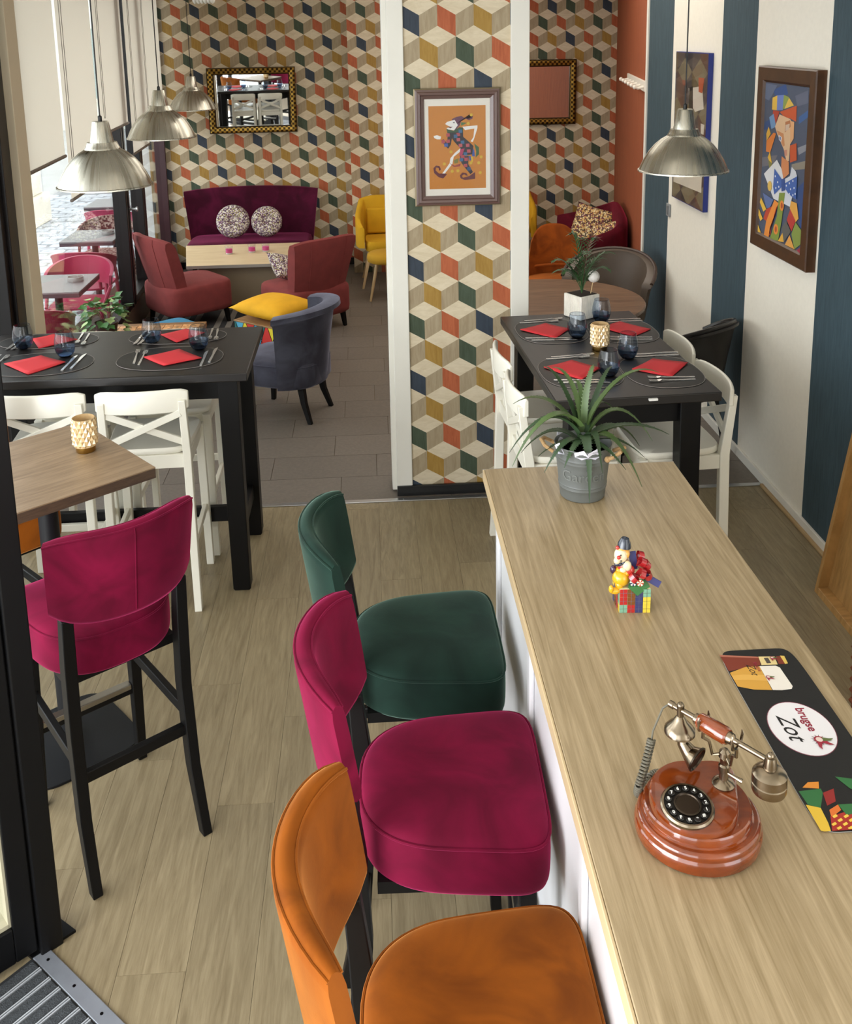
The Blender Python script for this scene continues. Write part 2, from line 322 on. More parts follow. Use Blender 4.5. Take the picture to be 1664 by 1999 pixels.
P_CLOWN=[([(5.1693,2.1725),(4.6324,2.1686),(4.5944,1.379),(5.1564,1.3723)],'4a5468'),([(5.0591,2.1347),(4.9025,2.172),(4.8681,2.1277),(4.9925,2.0851)],'2f4f86'),([(4.7233,1.8761),(4.6277,1.9035),(4.6175,1.8767),(4.7054,1.8439)],'8a8d96'),([(5.1373,1.9659),(4.983,2.0147),(5.0196,1.9519),(5.1474,1.9219)],'2c4a7c'),([(4.7301,2.0232),(4.6307,2.0643),(4.6287,2.0313),(4.7254,1.9896)],'3a5f94'),([(5.1525,1.7787),(4.9562,1.8144),(4.9942,1.7614),(5.1461,1.7295)],'6b6a72'),([(4.7799,1.7887),(4.6234,1.8255),(4.6308,1.7851),(4.776,1.7601)],'8c8578'),([(4.7221,1.6689),(4.6231,1.7296),(4.6115,1.5028),(4.644,1.4966)],'2f4a7d'),([(5.1558,2.1659),(5.0027,2.1613),(5.0975,2.0784),(5.1533,2.087)],'5f6b85'),([(4.7841,2.1212),(4.6372,2.1574),(4.6327,2.0972),(4.7503,2.0725)],'5d6478'),([(5.054,2.0961),(4.996,2.1115),(4.9935,2.0376),(5.0536,2.0362)],'e2b84a'),([(4.996,2.1115),(4.9168,2.1191),(4.9209,2.043),(4.9935,2.0376)],'6b80bf'),([(4.9168,2.1191),(4.8519,2.1114),(4.8869,2.0571),(4.9213,2.0459)],'8a9a4c'),([(4.8515,2.1086),(4.7915,2.0753),(4.9003,2.0503),(4.8759,2.0811)],'dcb650'),([(4.9558,2.0316),(4.7576,2.0765),(4.7537,1.9985),(4.8241,2.0098),(4.8873,2.0076)],'c4552e'),([(5.0381,2.0344),(4.9562,2.0345),(4.9988,1.9657),(5.0409,1.9982)],'b5432f'),([(5.0833,1.9947),(5.0283,2.0171),(4.9899,1.9546),(5.048,1.9373)],'6d93bd'),([(5.0831,1.9462),(5.0524,1.9126),(5.1012,1.8711),(5.1091,1.9071)],'d9a83e'),([(5.1012,1.8711),(5.0156,1.9222),(4.9851,1.9191),(5.0473,1.8158),(5.1017,1.8157)],'d97c35'),([(5.0511,1.8215),(5.0174,1.7645),(5.0401,1.7617),(5.0746,1.7881)],'dcae3f'),([(5.0653,1.7769),(5.0174,1.7645),(5.016,1.673),(5.0281,1.6712)],'7d7a45'),([(4.9542,2.0199),(4.8237,2.007),(4.8011,1.9945),(4.8077,1.89),(4.8098,1.8024),(4.8369,1.7932),(4.8808,1.8528),(4.9704,1.9206),(5.0017,1.9535)],'ddb892'),([(4.8225,1.9985),(4.7739,1.9968),(4.7698,1.917),(4.8069,1.8843)],'e0a878'),([(4.8775,1.988),(4.8229,2.0013),(4.8117,1.9706),(4.8776,1.9354)],'b3734a'),([(4.8728,1.9738),(4.8233,1.984),(4.8309,1.9573),(4.8713,1.9419)],'d2b9a4'),([(4.9801,1.9375),(4.891,1.9283),(4.8689,1.8718),(4.8894,1.8636)],'c98a5c'),([(4.9477,1.9168),(4.91,1.9087),(4.9141,1.8846),(4.9446,1.8933)],'d8dbe4'),([(4.9395,1.9105),(4.9215,1.9075),(4.9222,1.8909),(4.9374,1.8953)],'5b6f9e'),([(4.8729,1.8478),(4.8381,1.8546),(4.8342,1.8258),(4.8619,1.8196)],'c98c74'),([(4.8062,1.8786),(4.7331,1.8979),(4.7192,1.8165),(4.7948,1.7955)],'c4552e'),([(4.8974,1.8153),(4.809,1.7967),(4.7984,1.7395),(4.8611,1.7072),(4.8959,1.7501)],'cf8658'),([(4.953,1.7907),(4.8888,1.751),(4.8603,1.7014),(4.8516,1.5832),(4.971,1.5878),(5.1098,1.6969)],'d6d6d8'),([(4.7858,1.7296),(4.7715,1.7781),(4.7211,1.7617),(4.7047,1.7409),(4.7654,1.5799),(4.8516,1.5832),(4.8603,1.7014)],'cfd2da'),([(5.1125,1.5964),(4.9702,1.5818),(5.0096,1.5321),(5.0554,1.5242)],'5b6f9e'),([(5.1329,1.5679),(5.0546,1.5181),(5.0917,1.4991),(5.1456,1.5405)],'e0b445'),([(5.1575,1.5067),(5.0947,1.4606),(5.1246,1.4424),(5.1614,1.4741)],'e0b445'),([(5.1541,1.4177),(5.1085,1.3817),(5.1572,1.3786)],'e0b445'),([(5.0546,1.5181),(4.9662,1.5518),(5.0465,1.4569),(5.0869,1.4621)],'b8432e'),([(4.9017,1.6293),(4.8304,1.6404),(4.8539,1.4925),(4.8834,1.3833),(4.9886,1.3741),(4.9148,1.5057)],'7d8f3f'),([(4.9554,1.5843),(4.9018,1.5749),(4.9959,1.4289),(5.0046,1.3772),(5.0677,1.3771),(5.0465,1.4569)],'e08a3a'),([(4.9321,1.5454),(4.9082,1.5677),(4.9699,1.4649),(4.9835,1.3939),(4.9986,1.3909)],'b8432e'),([(4.8358,1.5739),(4.8385,1.5572),(4.85,1.5452),(4.8658,1.5425),(4.8801,1.5501),(4.8872,1.5652),(4.8844,1.582),(4.8728,1.594),(4.8569,1.5966),(4.8428,1.5889)],'e0873a'),([(4.8885,1.4434),(4.8919,1.4262),(4.9051,1.4134),(4.9233,1.4098),(4.9393,1.4169),(4.9472,1.4321),(4.9437,1.4494),(4.9303,1.4623),(4.9122,1.4657),(4.8962,1.4585)],'e0873a'),([(4.8485,1.5717),(4.8498,1.5624),(4.8554,1.5557),(4.8634,1.5544),(4.8705,1.5588),(4.8742,1.5674),(4.873,1.5768),(4.8673,1.5835),(4.8594,1.5848),(4.8522,1.5803)],'a8482a'),([(4.9045,1.4403),(4.9058,1.4307),(4.9116,1.4238),(4.9198,1.4222),(4.9272,1.4265),(4.9309,1.4352),(4.9296,1.4449),(4.9238,1.4518),(4.9156,1.4534),(4.9083,1.449)],'a8482a'),([(4.7557,1.611),(4.6868,1.6107),(4.6568,1.5406),(4.6876,1.5174),(4.7646,1.5742)],'d9a04a'),([(4.757,1.5696),(4.6884,1.5231),(4.7284,1.4626),(4.7913,1.5101)],'b23a34'),([(4.7975,1.503),(4.7352,1.4613),(4.8112,1.3921),(4.8491,1.4571)],'5c5c58'),([(4.6876,1.5174),(4.6092,1.486),(4.6201,1.42),(4.6829,1.3833),(4.7269,1.4511)],'7f8f45'),([(4.7465,1.4412),(4.6829,1.3833),(4.7956,1.3833)],'d99b4c'),([(4.8317,1.4363),(4.8112,1.3921),(4.8834,1.3833)],'dca83f'),([(4.6555,1.3833),(4.5998,1.4185),(4.6138,1.3748)],'9c2f40'),([(4.9736,1.7428),(4.8824,1.7042),(4.8698,1.6642),(4.959,1.6112),(4.979,1.6478)],'3f62a8'),([(4.8367,1.6869),(4.6981,1.7418),(4.6958,1.6267),(4.7878,1.6411),(4.8336,1.6637)],'3f62a8'),([(4.882,1.7012),(4.8399,1.7102),(4.8292,1.6525),(4.8709,1.6401)],'2f4d8c'),([(4.9945,1.6497),(4.9976,1.6334),(5.0098,1.6217),(5.0267,1.6191),(5.0416,1.6267),(5.049,1.6416),(5.0458,1.6581),(5.0334,1.6697),(5.0165,1.6722),(5.0017,1.6645)],'d9b45a'),([(4.9492,1.7068),(4.9522,1.7011),(4.9596,1.7001),(4.9639,1.7047),(4.9609,1.7104),(4.9536,1.7114)],'dfe3ec'),([(4.9161,1.6813),(4.919,1.6757),(4.9263,1.6746),(4.9306,1.6792),(4.9277,1.6849),(4.9204,1.6859)],'dfe3ec'),([(4.9339,1.6485),(4.9369,1.6428),(4.9442,1.6417),(4.9486,1.6463),(4.9456,1.652),(4.9383,1.6531)],'dfe3ec'),([(4.8984,1.6599),(4.9013,1.6542),(4.9086,1.6531),(4.9129,1.6577),(4.91,1.6634),(4.9027,1.6644)],'dfe3ec'),([(4.7743,1.6961),(4.777,1.6906),(4.7839,1.6896),(4.788,1.6941),(4.7853,1.6996),(4.7784,1.7006)],'dfe3ec'),([(4.7351,1.7134),(4.7378,1.708),(4.7445,1.707),(4.7486,1.7115),(4.7459,1.7169),(4.7391,1.7179)],'dfe3ec'),([(4.7567,1.6695),(4.7594,1.664),(4.7663,1.6629),(4.7704,1.6674),(4.7676,1.6729),(4.7608,1.6739)],'dfe3ec'),([(4.7169,1.6813),(4.7196,1.6759),(4.7263,1.6749),(4.7304,1.6793),(4.7277,1.6847),(4.721,1.6857)],'dfe3ec'),([(4.7257,1.6451),(4.7284,1.6396),(4.7351,1.6385),(4.7392,1.643),(4.7365,1.6484),(4.7297,1.6495)],'dfe3ec'),([(4.7672,1.6444),(4.77,1.6389),(4.7768,1.6378),(4.781,1.6422),(4.7782,1.6478),(4.7713,1.6488)],'dfe3ec'),([(4.6997,1.655),(4.7023,1.6496),(4.709,1.6485),(4.713,1.6529),(4.7104,1.6584),(4.7037,1.6594)],'dfe3ec'),([(4.8072,1.6795),(4.81,1.6739),(4.817,1.6729),(4.8211,1.6774),(4.8183,1.6829),(4.8114,1.684)],'dfe3ec')]
P_JEST=[([(6.428,2.0726),(6.1639,2.0996),(6.1207,1.9613),(6.2823,1.9315),(6.4046,1.996)],'d8cfc0'),([(6.2379,2.1492),(6.1296,2.1493),(6.1588,2.0558),(6.2276,2.0608)],'b5502e'),([(6.568,2.1215),(6.4925,2.1201),(6.4883,2.0834),(6.5492,2.0897)],'8a4a34'),([(6.4139,2.0779),(6.3433,2.0906),(6.3246,1.9283),(6.4108,1.9218)],'17120f'),([(6.5487,1.9492),(6.4155,1.963),(6.4108,1.9218),(6.5445,1.9118)],'6b5a34'),([(6.164,1.8691),(6.0961,1.8662),(6.1021,1.8036),(6.1567,1.8072)],'d8cfc0'),([(6.6862,1.5411),(6.1016,1.616),(6.1053,1.439),(6.6804,1.4284)],'e0d6c4')]
P_HARL=[([(0.3103,2.0917),(0.599,2.0917),(0.599,1.6713),(0.3103,1.6713)],'c07a2c'),([(0.4807,1.9857),(0.5573,1.991),(0.5573,1.9771),(0.5399,1.9249),(0.5329,1.9076),(0.5225,1.911),(0.5364,1.9319),(0.5416,1.9753),(0.4946,1.9684)],'e6e4e0'),([(0.5399,1.9006),(0.5642,1.8798),(0.5642,1.845),(0.5468,1.8276),(0.5503,1.8589)],'2f5a34'),([(0.5259,1.8937),(0.5399,1.8659),(0.5433,1.8346),(0.5294,1.8346)],'2f4f9a'),([(0.4285,2.0257),(0.4529,2.0361),(0.4772,2.0396),(0.4981,2.0257),(0.5155,2.017),(0.5329,2.0257),(0.5346,2.0431),(0.5277,2.0535),(0.5225,2.0466),(0.5277,2.0327),(0.5155,2.0257),(0.4946,2.0316),(0.4772,2.0188),(0.4668,1.991),(0.4425,1.9666),(0.4355,1.991)],'5c2f4a'),([(0.4738,2.0083),(0.5051,2.0049),(0.4842,1.9944),(0.4738,1.991)],'3f6b3a'),([(0.4007,1.9771),(0.4355,1.9666),(0.4668,1.984),(0.4842,1.9805),(0.4842,1.9562),(0.4633,1.9423),(0.4285,1.9388),(0.4042,1.9562)],'24482f'),([(0.3938,2.0014),(0.4042,2.0118),(0.4285,2.0181),(0.4425,2.0205),(0.4581,1.9944),(0.439,1.9684),(0.4077,1.9736),(0.4007,1.9805),(0.4216,1.9868),(0.4042,1.9944)],'e6e4e0'),([(0.4042,1.9857),(0.432,1.9868),(0.4216,1.9788)],'6b3a3a'),([(0.432,2.0083),(0.4425,2.0118),(0.4407,2.0031)],'2a2a30'),([(0.4077,1.9562),(0.4842,1.9597),(0.4842,1.9354),(0.5155,1.9076),(0.5364,1.8867),(0.5294,1.845),(0.4668,1.8381),(0.4703,1.8763),(0.439,1.911),(0.4251,1.9319)],'1d1b28'),([(0.4077,1.9562),(0.4285,1.9388),(0.4216,1.8971),(0.4077,1.8763),(0.3903,1.8937),(0.3729,1.9197),(0.3851,1.9249),(0.4024,1.9041)],'1d1b28'),([(0.3346,1.9423),(0.352,1.9458),(0.3729,1.9388),(0.3694,1.9249),(0.352,1.9249),(0.3381,1.9319)],'e6e4e0'),([(0.4703,1.878),(0.4668,1.8589),(0.4355,1.8346),(0.4285,1.7998),(0.3868,1.7477),(0.3764,1.7512),(0.4146,1.8033),(0.4181,1.8276),(0.4425,1.8554)],'e6e4e0'),([(0.4703,1.8728),(0.4912,1.8763),(0.4772,1.8381),(0.4633,1.8381)],'a8355c'),([(0.4668,1.8381),(0.512,1.8381),(0.5086,1.7964),(0.5329,1.7547),(0.519,1.7442),(0.4912,1.779),(0.4738,1.8033)],'22202e'),([(0.512,1.8381),(0.5259,1.8346),(0.5329,1.8172),(0.5155,1.8137)],'2f4f9a'),([(0.5225,1.8346),(0.5329,1.8346),(0.5329,1.8068),(0.5259,1.8033)],'d6b030'),([(0.3311,1.779),(0.345,1.7929),(0.3624,1.7894),(0.3694,1.772),(0.3607,1.7651),(0.359,1.779),(0.345,1.7825),(0.3416,1.7686),(0.359,1.7512),(0.3868,1.7512),(0.4007,1.7477),(0.3798,1.7251),(0.3555,1.7338),(0.3346,1.7547)],'5a1f2b'),([(0.4651,1.7373),(0.4772,1.7529),(0.4981,1.7512),(0.5068,1.7373),(0.4981,1.7373),(0.4877,1.7442),(0.4755,1.7373),(0.4807,1.7269),(0.512,1.7338),(0.5433,1.7547),(0.5433,1.7199),(0.4912,1.7147),(0.4703,1.7234)],'5a1f2b'),([(0.4146,1.8033),(0.439,1.7894),(0.4703,1.7998),(0.4668,1.7859),(0.4355,1.7825)],'8f2f2f'),([(0.4355,1.8172),(0.4598,1.8276),(0.4564,1.8033),(0.439,1.7998)],'6b6a2c'),([(0.4501,1.9552),(0.4682,1.9566),(0.4696,1.9399),(0.4515,1.9385)],'a8454e'),([(0.4362,1.9465),(0.4543,1.9479),(0.4557,1.9312),(0.4376,1.9298)],'2f5f8a'),([(0.4501,1.9291),(0.4682,1.9305),(0.4696,1.9138),(0.4515,1.9124)],'b0505a'),([(0.471,1.9152),(0.4891,1.9166),(0.4905,1.8999),(0.4724,1.8985)],'2f5f8a'),([(0.4605,1.8996),(0.4786,1.901),(0.48,1.8843),(0.4619,1.8829)],'b0505a'),([(0.4971,1.8996),(0.5152,1.901),(0.5166,1.8843),(0.4985,1.8829)],'b0505a'),([(0.5023,1.87),(0.5204,1.8714),(0.5218,1.8547),(0.5037,1.8534)],'b0505a'),([(0.4849,1.8561),(0.503,1.8575),(0.5044,1.8408),(0.4863,1.8395)],'2f5f8a'),([(0.471,1.8422),(0.4891,1.8436),(0.4905,1.8269),(0.4724,1.8256)],'a8454e'),([(0.464,1.8266),(0.4821,1.828),(0.4835,1.8113),(0.4654,1.8099)],'2f5f8a'),([(0.3875,1.903),(0.4056,1.9044),(0.407,1.8878),(0.3889,1.8864)],'3f5fa8'),([(0.3979,1.9222),(0.416,1.9235),(0.4174,1.9069),(0.3993,1.9055)],'a8454e'),([(0.3736,1.9204),(0.3917,1.9218),(0.3931,1.9051),(0.375,1.9037)],'a8454e'),([(0.4884,1.8283),(0.5065,1.8297),(0.5079,1.813),(0.4898,1.8117)],'a8454e'),([(0.4849,1.7971),(0.503,1.7984),(0.5044,1.7818),(0.4863,1.7804)],'a8454e'),([(0.5023,1.7797),(0.5204,1.7811),(0.5218,1.7644),(0.5037,1.763)],'2f4f7a'),([(0.3979,1.9534),(0.416,1.9548),(0.4174,1.9381),(0.3993,1.9368)],'a8454e'),([(0.4605,1.9708),(0.4786,1.9722),(0.48,1.9555),(0.4619,1.9541)],'2f5f8a'),([(0.3951,1.7998),(0.3927,1.7939),(0.3868,1.7915),(0.3809,1.7939),(0.3784,1.7998),(0.3809,1.8057),(0.3868,1.8082),(0.3927,1.8057)],'c9a633'),([(0.4351,1.7616),(0.4327,1.7557),(0.4268,1.7533),(0.4209,1.7557),(0.4185,1.7616),(0.4209,1.7675),(0.4268,1.77),(0.4327,1.7675)],'c9a633'),([(0.464,1.7634),(0.4616,1.7575),(0.4557,1.755),(0.4498,1.7575),(0.4473,1.7634),(0.4498,1.7692),(0.4557,1.7717),(0.4616,1.7692)],'c9a633'),([(0.5308,1.8016),(0.5284,1.7957),(0.5225,1.7932),(0.5166,1.7957),(0.5141,1.8016),(0.5166,1.8075),(0.5225,1.8099),(0.5284,1.8075)],'c9a633'),([(0.5708,1.8016),(0.5684,1.7957),(0.5625,1.7932),(0.5566,1.7957),(0.5541,1.8016),(0.5566,1.8075),(0.5625,1.8099),(0.5684,1.8075)],'c9a633'),([(0.583,1.8311),(0.5806,1.8252),(0.5746,1.8228),(0.5687,1.8252),(0.5663,1.8311),(0.5687,1.837),(0.5746,1.8395),(0.5806,1.837)],'c9a633'),([(0.5778,1.7512),(0.5753,1.7453),(0.5694,1.7428),(0.5635,1.7453),(0.5611,1.7512),(0.5635,1.7571),(0.5694,1.7595),(0.5753,1.7571)],'c9a633'),([(0.5186,2.0014),(0.5162,1.9955),(0.5103,1.993),(0.5044,1.9955),(0.5019,2.0014),(0.5044,2.0073),(0.5103,2.0097),(0.5162,2.0073)],'c9a633'),([(0.5343,2.0448),(0.5318,2.0389),(0.5259,2.0365),(0.52,2.0389),(0.5176,2.0448),(0.52,2.0507),(0.5259,2.0532),(0.5318,2.0507)],'c9a633'),([(0.4299,1.8606),(0.4275,1.8548),(0.4216,1.8523),(0.4157,1.8548),(0.4132,1.8606),(0.4157,1.8665),(0.4216,1.869),(0.4275,1.8665)],'c9a633')]
P_MAT=[([(-0.0832,0.2445),(0.0025,0.2293),(-0.0061,0.2014),(-0.0851,0.1858)],'7a2f1c'),([(-0.0832,0.2445),(0.0005,0.2303),(-0.0017,0.2258),(-0.0835,0.2379)],'b06a55'),([(0.0007,0.2306),(0.0358,0.2284),(0.0314,0.2001),(-0.0038,0.2012)],'e0c88c'),([(0.0103,0.2248),(0.0201,0.2251),(0.0195,0.206),(0.0099,0.2057)],'4a4038'),([(0.0381,0.2282),(0.0528,0.2288),(0.0493,0.2004),(0.0341,0.201)],'7a2f1c'),([(0.0485,0.23),(0.0575,0.2284),(0.0547,0.2019),(0.0479,0.1998)],'d9b85a'),([(-0.0854,0.1784),(-0.0409,0.1969),(-0.0102,0.1969),(-0.0143,0.1169),(-0.0512,0.1218),(-0.0827,0.135)],'cf9a3e'),([(-0.0863,0.1694),(-0.055,0.1722),(-0.0015,0.1658),(-0.0103,0.1466),(-0.0482,0.1534),(-0.084,0.1565)],'dba850'),([(-0.0102,0.1969),(0.0248,0.1957),(0.0314,0.1888),(0.0326,0.1252),(0.0268,0.1169),(0.0052,0.1146),(-0.0132,0.1168)],'e8e0d6'),([(-0.0685,-0.1535),(-0.0532,-0.1414),(-0.0333,-0.1416),(-0.0399,-0.1584)],'d98a2f'),([(-0.0791,-0.1618),(-0.037,-0.1586),(-0.0378,-0.1691),(-0.0574,-0.2033),(-0.0766,-0.1942)],'2f6b3a'),([(-0.0804,-0.1939),(-0.0574,-0.2033),(-0.0597,-0.2376),(-0.0645,-0.2622),(-0.0799,-0.2527)],'e0b83a'),([(-0.0378,-0.1691),(-0.014,-0.1605),(-0.0243,-0.1908),(-0.0439,-0.1994)],'8f2320'),([(-0.0447,-0.2093),(-0.024,-0.1984),(-0.0241,-0.211),(-0.0487,-0.2263)],'d9702c'),([(-0.0494,-0.2238),(-0.0055,-0.2125),(0.0042,-0.2281),(-0.0149,-0.2664),(-0.0637,-0.2625)],'a82a22'),([(0.0013,-0.1323),(0.0299,-0.14),(0.0289,-0.1745),(0.0148,-0.1628)],'2f6b3a'),([(-0.024,-0.1984),(0.0166,-0.1992),(0.0089,-0.2186),(-0.0205,-0.2236)],'2f6b3a'),([(-0.0465,-0.224),(-0.0376,-0.2198),(-0.0365,-0.2248),(-0.0453,-0.2288)],'e8c24a'),([(-0.0272,-0.2256),(-0.0183,-0.2214),(-0.0172,-0.2264),(-0.0261,-0.2303)],'e8c24a'),([(-0.008,-0.2271),(0.001,-0.2229),(0.002,-0.2279),(-0.0069,-0.2318)],'e8c24a'),([(-0.0418,-0.2337),(-0.033,-0.2295),(-0.0319,-0.2345),(-0.0406,-0.2384)],'e8c24a'),([(-0.0227,-0.2352),(-0.0138,-0.231),(-0.0127,-0.236),(-0.0215,-0.2399)],'e8c24a'),([(-0.0035,-0.2367),(0.0054,-0.2326),(0.0064,-0.2375),(-0.0024,-0.2414)],'e8c24a'),([(-0.0563,-0.2417),(-0.0475,-0.2376),(-0.0464,-0.2425),(-0.055,-0.2463)],'e8c24a'),([(-0.0372,-0.2432),(-0.0284,-0.2391),(-0.0273,-0.244),(-0.036,-0.2479)],'e8c24a'),([(-0.0182,-0.2447),(-0.0093,-0.2406),(-0.0083,-0.2455),(-0.017,-0.2494)],'e8c24a'),([(-0.0516,-0.2511),(-0.0429,-0.2471),(-0.0418,-0.2519),(-0.0504,-0.2557)],'e8c24a'),([(-0.0327,-0.2527),(-0.0239,-0.2486),(-0.0228,-0.2534),(-0.0315,-0.2573)],'e8c24a'),([(-0.0137,-0.2542),(-0.0049,-0.2501),(-0.0039,-0.255),(-0.0126,-0.2588)],'e8c24a'),([(-0.0659,-0.259),(-0.0572,-0.255),(-0.0561,-0.2598),(-0.0646,-0.2636)],'e8c24a'),([(-0.047,-0.2605),(-0.0383,-0.2565),(-0.0372,-0.2613),(-0.0458,-0.2651)],'e8c24a'),([(-0.0281,-0.262),(-0.0194,-0.258),(-0.0184,-0.2628),(-0.027,-0.2666)],'e8c24a')]

# ================================================================ the room shell
WHITE = mat('white_paint', 'e4e1d7', 0.6, var=0.03, vscale=3)
DARKSLAB = mat('joint_dark', '5e513f', 0.9)
PLANK = wood('oak_vinyl', '9a8b6d', '6f6046', scale=2.4, stretch=(20, 1.5, 20), rough=0.42, rnd=0.10, contrast=1.7)
TILE = mat('stone_tile', '6f665d', 0.5, var=0.10, vscale=60, bump=0.1, bscale=200, rnd=0.06)
floor = struct(MB().box(-2.6, 2.9, -2.2, 10.9, -0.06, -0.004).build('floor', DARKSLAB, smooth=False))
def shared_box(w, d, h, m, name, bev=0.0015):
    o = MB().box(-w / 2, w / 2, -d / 2, d / 2, -h, 0).build(name, m, None, smooth=False)
    me = o.data; bpy.data.objects.remove(o); return me
def piece(me, name, loc, parent, rz=0.0, sc=None):
    o = bpy.data.objects.new(name, me); COL.objects.link(o); o.location = loc; o.parent = parent
    if rz: o.rotation_euler = (0, 0, rz)
    if sc: o.scale = sc
    return o
PW, PL = 0.185, 1.22
plank_me = shared_box(PW - 0.0009, PL - 0.001, 0.006, PLANK, 'plank')
offs = [0.0, 0.45, 0.85, 0.22, 0.64, 1.04, 0.33]
i = 0; x = -2.40
while x < 2.05:
    y = 0.2 + offs[i % 7] - PL
    while y < 4.98:
        y0, y1 = max(y, 0.3), min(y + PL, 4.985)
        if y1 - y0 > 0.04:
            piece(plank_me, 'plank', (x + PW / 2, (y0 + y1) / 2, 0), floor, sc=(1, (y1 - y0) / PL, 1))
        y += PL
    x += PW; i += 1
tile_me = shared_box(0.597, 0.297, 0.006, TILE, 'tile')
r = 0; y = 5.0
while y < 10.7:
    x = -2.5 + [0.1, 0.3, 0.05, 0.38][r % 4] - 0.2
    while x < 2.8:
        x0, x1 = max(x, -2.5), min(x + 0.6, 2.8)
        if x1 - x0 > 0.05: piece(tile_me, 'tile', ((x0 + x1) / 2, y + 0.155, 0), floor, sc=((x1 - x0) / 0.6, 1, 1))
        x += 0.6
    y += 0.3; r += 1
ALU = mat('aluminium', 'c9cacb', 0.32, 1.0)
t1 = struct(MB().box(-2.0, 2.11, 4.972, 5.006, 0.0002, 0.005).build('trim_1', ALU, smooth=False, bevel=0.0015))
for k in range(9):
    MB().lathe([(0.004, 0), (0.004, 0.001), (0.0015, 0.0016)], 8, (-1.7 + k * 0.46, 4.989, 0.005)).build('screw', ALU, t1)

PAPER = {'T': wood('paper_light', 'd9cbb0', 'cbbb9d', scale=1.5, stretch=(6, 6, 20), rough=0.7),
         'S': wood('paper_taupe', 'a8987c', '978568', scale=2, stretch=(26, 26, 3), rough=0.7),
         'G': wood('paper_green', '44513f', '37432f', scale=2, stretch=(26, 26, 3), rough=0.7),
         'O': wood('paper_orange', 'b25f3a', '9f4f2c', scale=2, stretch=(26, 26, 3), rough=0.7),
         'N': wood('paper_navy', '323c49', '28323d', scale=2, stretch=(26, 26, 3), rough=0.7),
         'Y': wood('paper_mustard', 'a5823c', '94702a', scale=2, stretch=(26, 26, 3), rough=0.7)}
PK = ['T', 'S', 'G', 'O', 'N', 'Y']; PIDX = {k: i + 1 for i, k in enumerate(PK)}
PMS = [WHITE] + [PAPER[k] for k in PK]
def paper_wall(name, x0, x1, y, thick, z1, ax, az, row, k0, p, parent=None):
    mb = MB().box(x0, x1, y + 0.0006, y + thick, 0, z1)
    cube_paper(mb, x0, x1, 0, z1, ax, az, row, k0, p, lambda a, b: (a, y, b), PIDX)
    o = mb.build(name, PMS, parent, smooth=False)
    return o if parent else struct(o)
paper_wall('wall_back', -2.30, -0.155, 10.70, 0.2, 3.2, -0.917, 2.403, 2, 0, 0.193)
paper_wall('wall_bay', -0.172, 1.0, 10.28, 0.62, 3.2, 0.017, 2.384, 2, 0, 0.192)
paper_wall('wall_back_right', 1.0, 2.72, 10.70, 0.2, 3.2, 2.613, 2.057, 0, 2, 0.195)
BLACKP = mat('black_skirting', '0b0b0c', 0.45)
struct(MB().box(-2.18, -0.172, 10.68, 10.70, 0, 0.075).build('baseboard_back', BLACKP, smooth=False, bevel=0.002))
# partition with framed corners
wp = paper_wall('wall_partition', 0.19, 0.729, 5.06, 0.16, 3.2, 0.273, 2.537, 2, 0, 0.1805)
MB().box(0.108, 0.192, 5.045, 5.24, 0.012, 3.2).build('corner_post', WHITE, wp, bevel=0.004)
MB().box(0.084, 0.112, 5.09, 5.26, 0.012, 3.2).build('corner_post', WHITE, wp, bevel=0.004)
MB().box(0.727, 0.822, 5.045, 5.24, 0.012, 3.2).build('corner_post', WHITE, wp, bevel=0.004)
MB().box(0.108, 0.822, 5.034, 5.05, 0.0, 0.056).build('skirting', BLACKP, wp, smooth=False, bevel=0.002)

# striped right wall
CREAM = mat('stripe_cream', 'eee8da', 0.75, var=0.02, vscale=40, bump=0.05, bscale=120)
NAVY = wood('stripe_navy', '3a4f59', '2d414a', scale=3, stretch=(20, 20, 1.5), rough=0.75)
mb = MB().box(2.1156, 2.25, 0.2, 7.50, 0, 3.2)
st = [(0.2, 1.7, 0), (1.7, 2.25, 1), (2.25, 3.15, 0), (3.15, 3.25, 1), (3.25, 3.3, 0), (3.3, 4.514, 1), (4.514, 5.396, 0), (5.396, 5.932, 1), (5.932, 6.89, 0), (6.89, 7.49, 1), (7.49, 7.50, 0)]
for a, b, c in st:
    mb.add([(2.115, a, 0), (2.115, b, 0), (2.115, b, 3.2), (2.115, a, 3.2)], [(0, 1, 2, 3)], 1 + c)
wr = struct(mb.build('wall_right', [WHITE, CREAM, NAVY], smooth=False))
struct(MB().box(2.103, 2.135, 7.488, 7.53, 0, 3.2).build('trim_2', WHITE, smooth=False, bevel=0.002))
bb = struct(MB().box(2.10, 2.115, 0.2, 7.488, 0.0, 0.055).build('baseboard_right', WHITE, smooth=False, bevel=0.003))
MB().box(2.082, 2.101, 0.2, 4.97, 0.0, 0.016).build('quarter_round', wood('beech_strip', 'b79b72', 'a08359', scale=2, stretch=(20, 1, 20)), bb, bevel=0.004)
# orange rear wall, slightly turned
ORANGE = wood('orange_paper', 'a35530', '8c4524', scale=3, stretch=(22, 22, 1.2), rough=0.75)
struct(MB().hexa([(2.13, 7.53, 0), (2.3, 7.53, 0), (2.83, 10.7, 0), (2.676, 10.7, 0)], [(2.13, 7.53, 3.2), (2.3, 7.53, 3.2), (2.83, 10.7, 3.2), (2.676, 10.7, 3.2)]).build('wall_right_rear', ORANGE, smooth=False))
struct(MB().box(-2.6, 2.9, -2.2, 10.9, 3.2, 3.3).build('ceiling', WHITE, smooth=False))
struct(MB().box(-0.4, 2.3, -2.3, -2.15, 0, 3.2).build('wall_light_blocker', CREAM, smooth=False))  # unseen wall added behind the camera to cut sky light from there

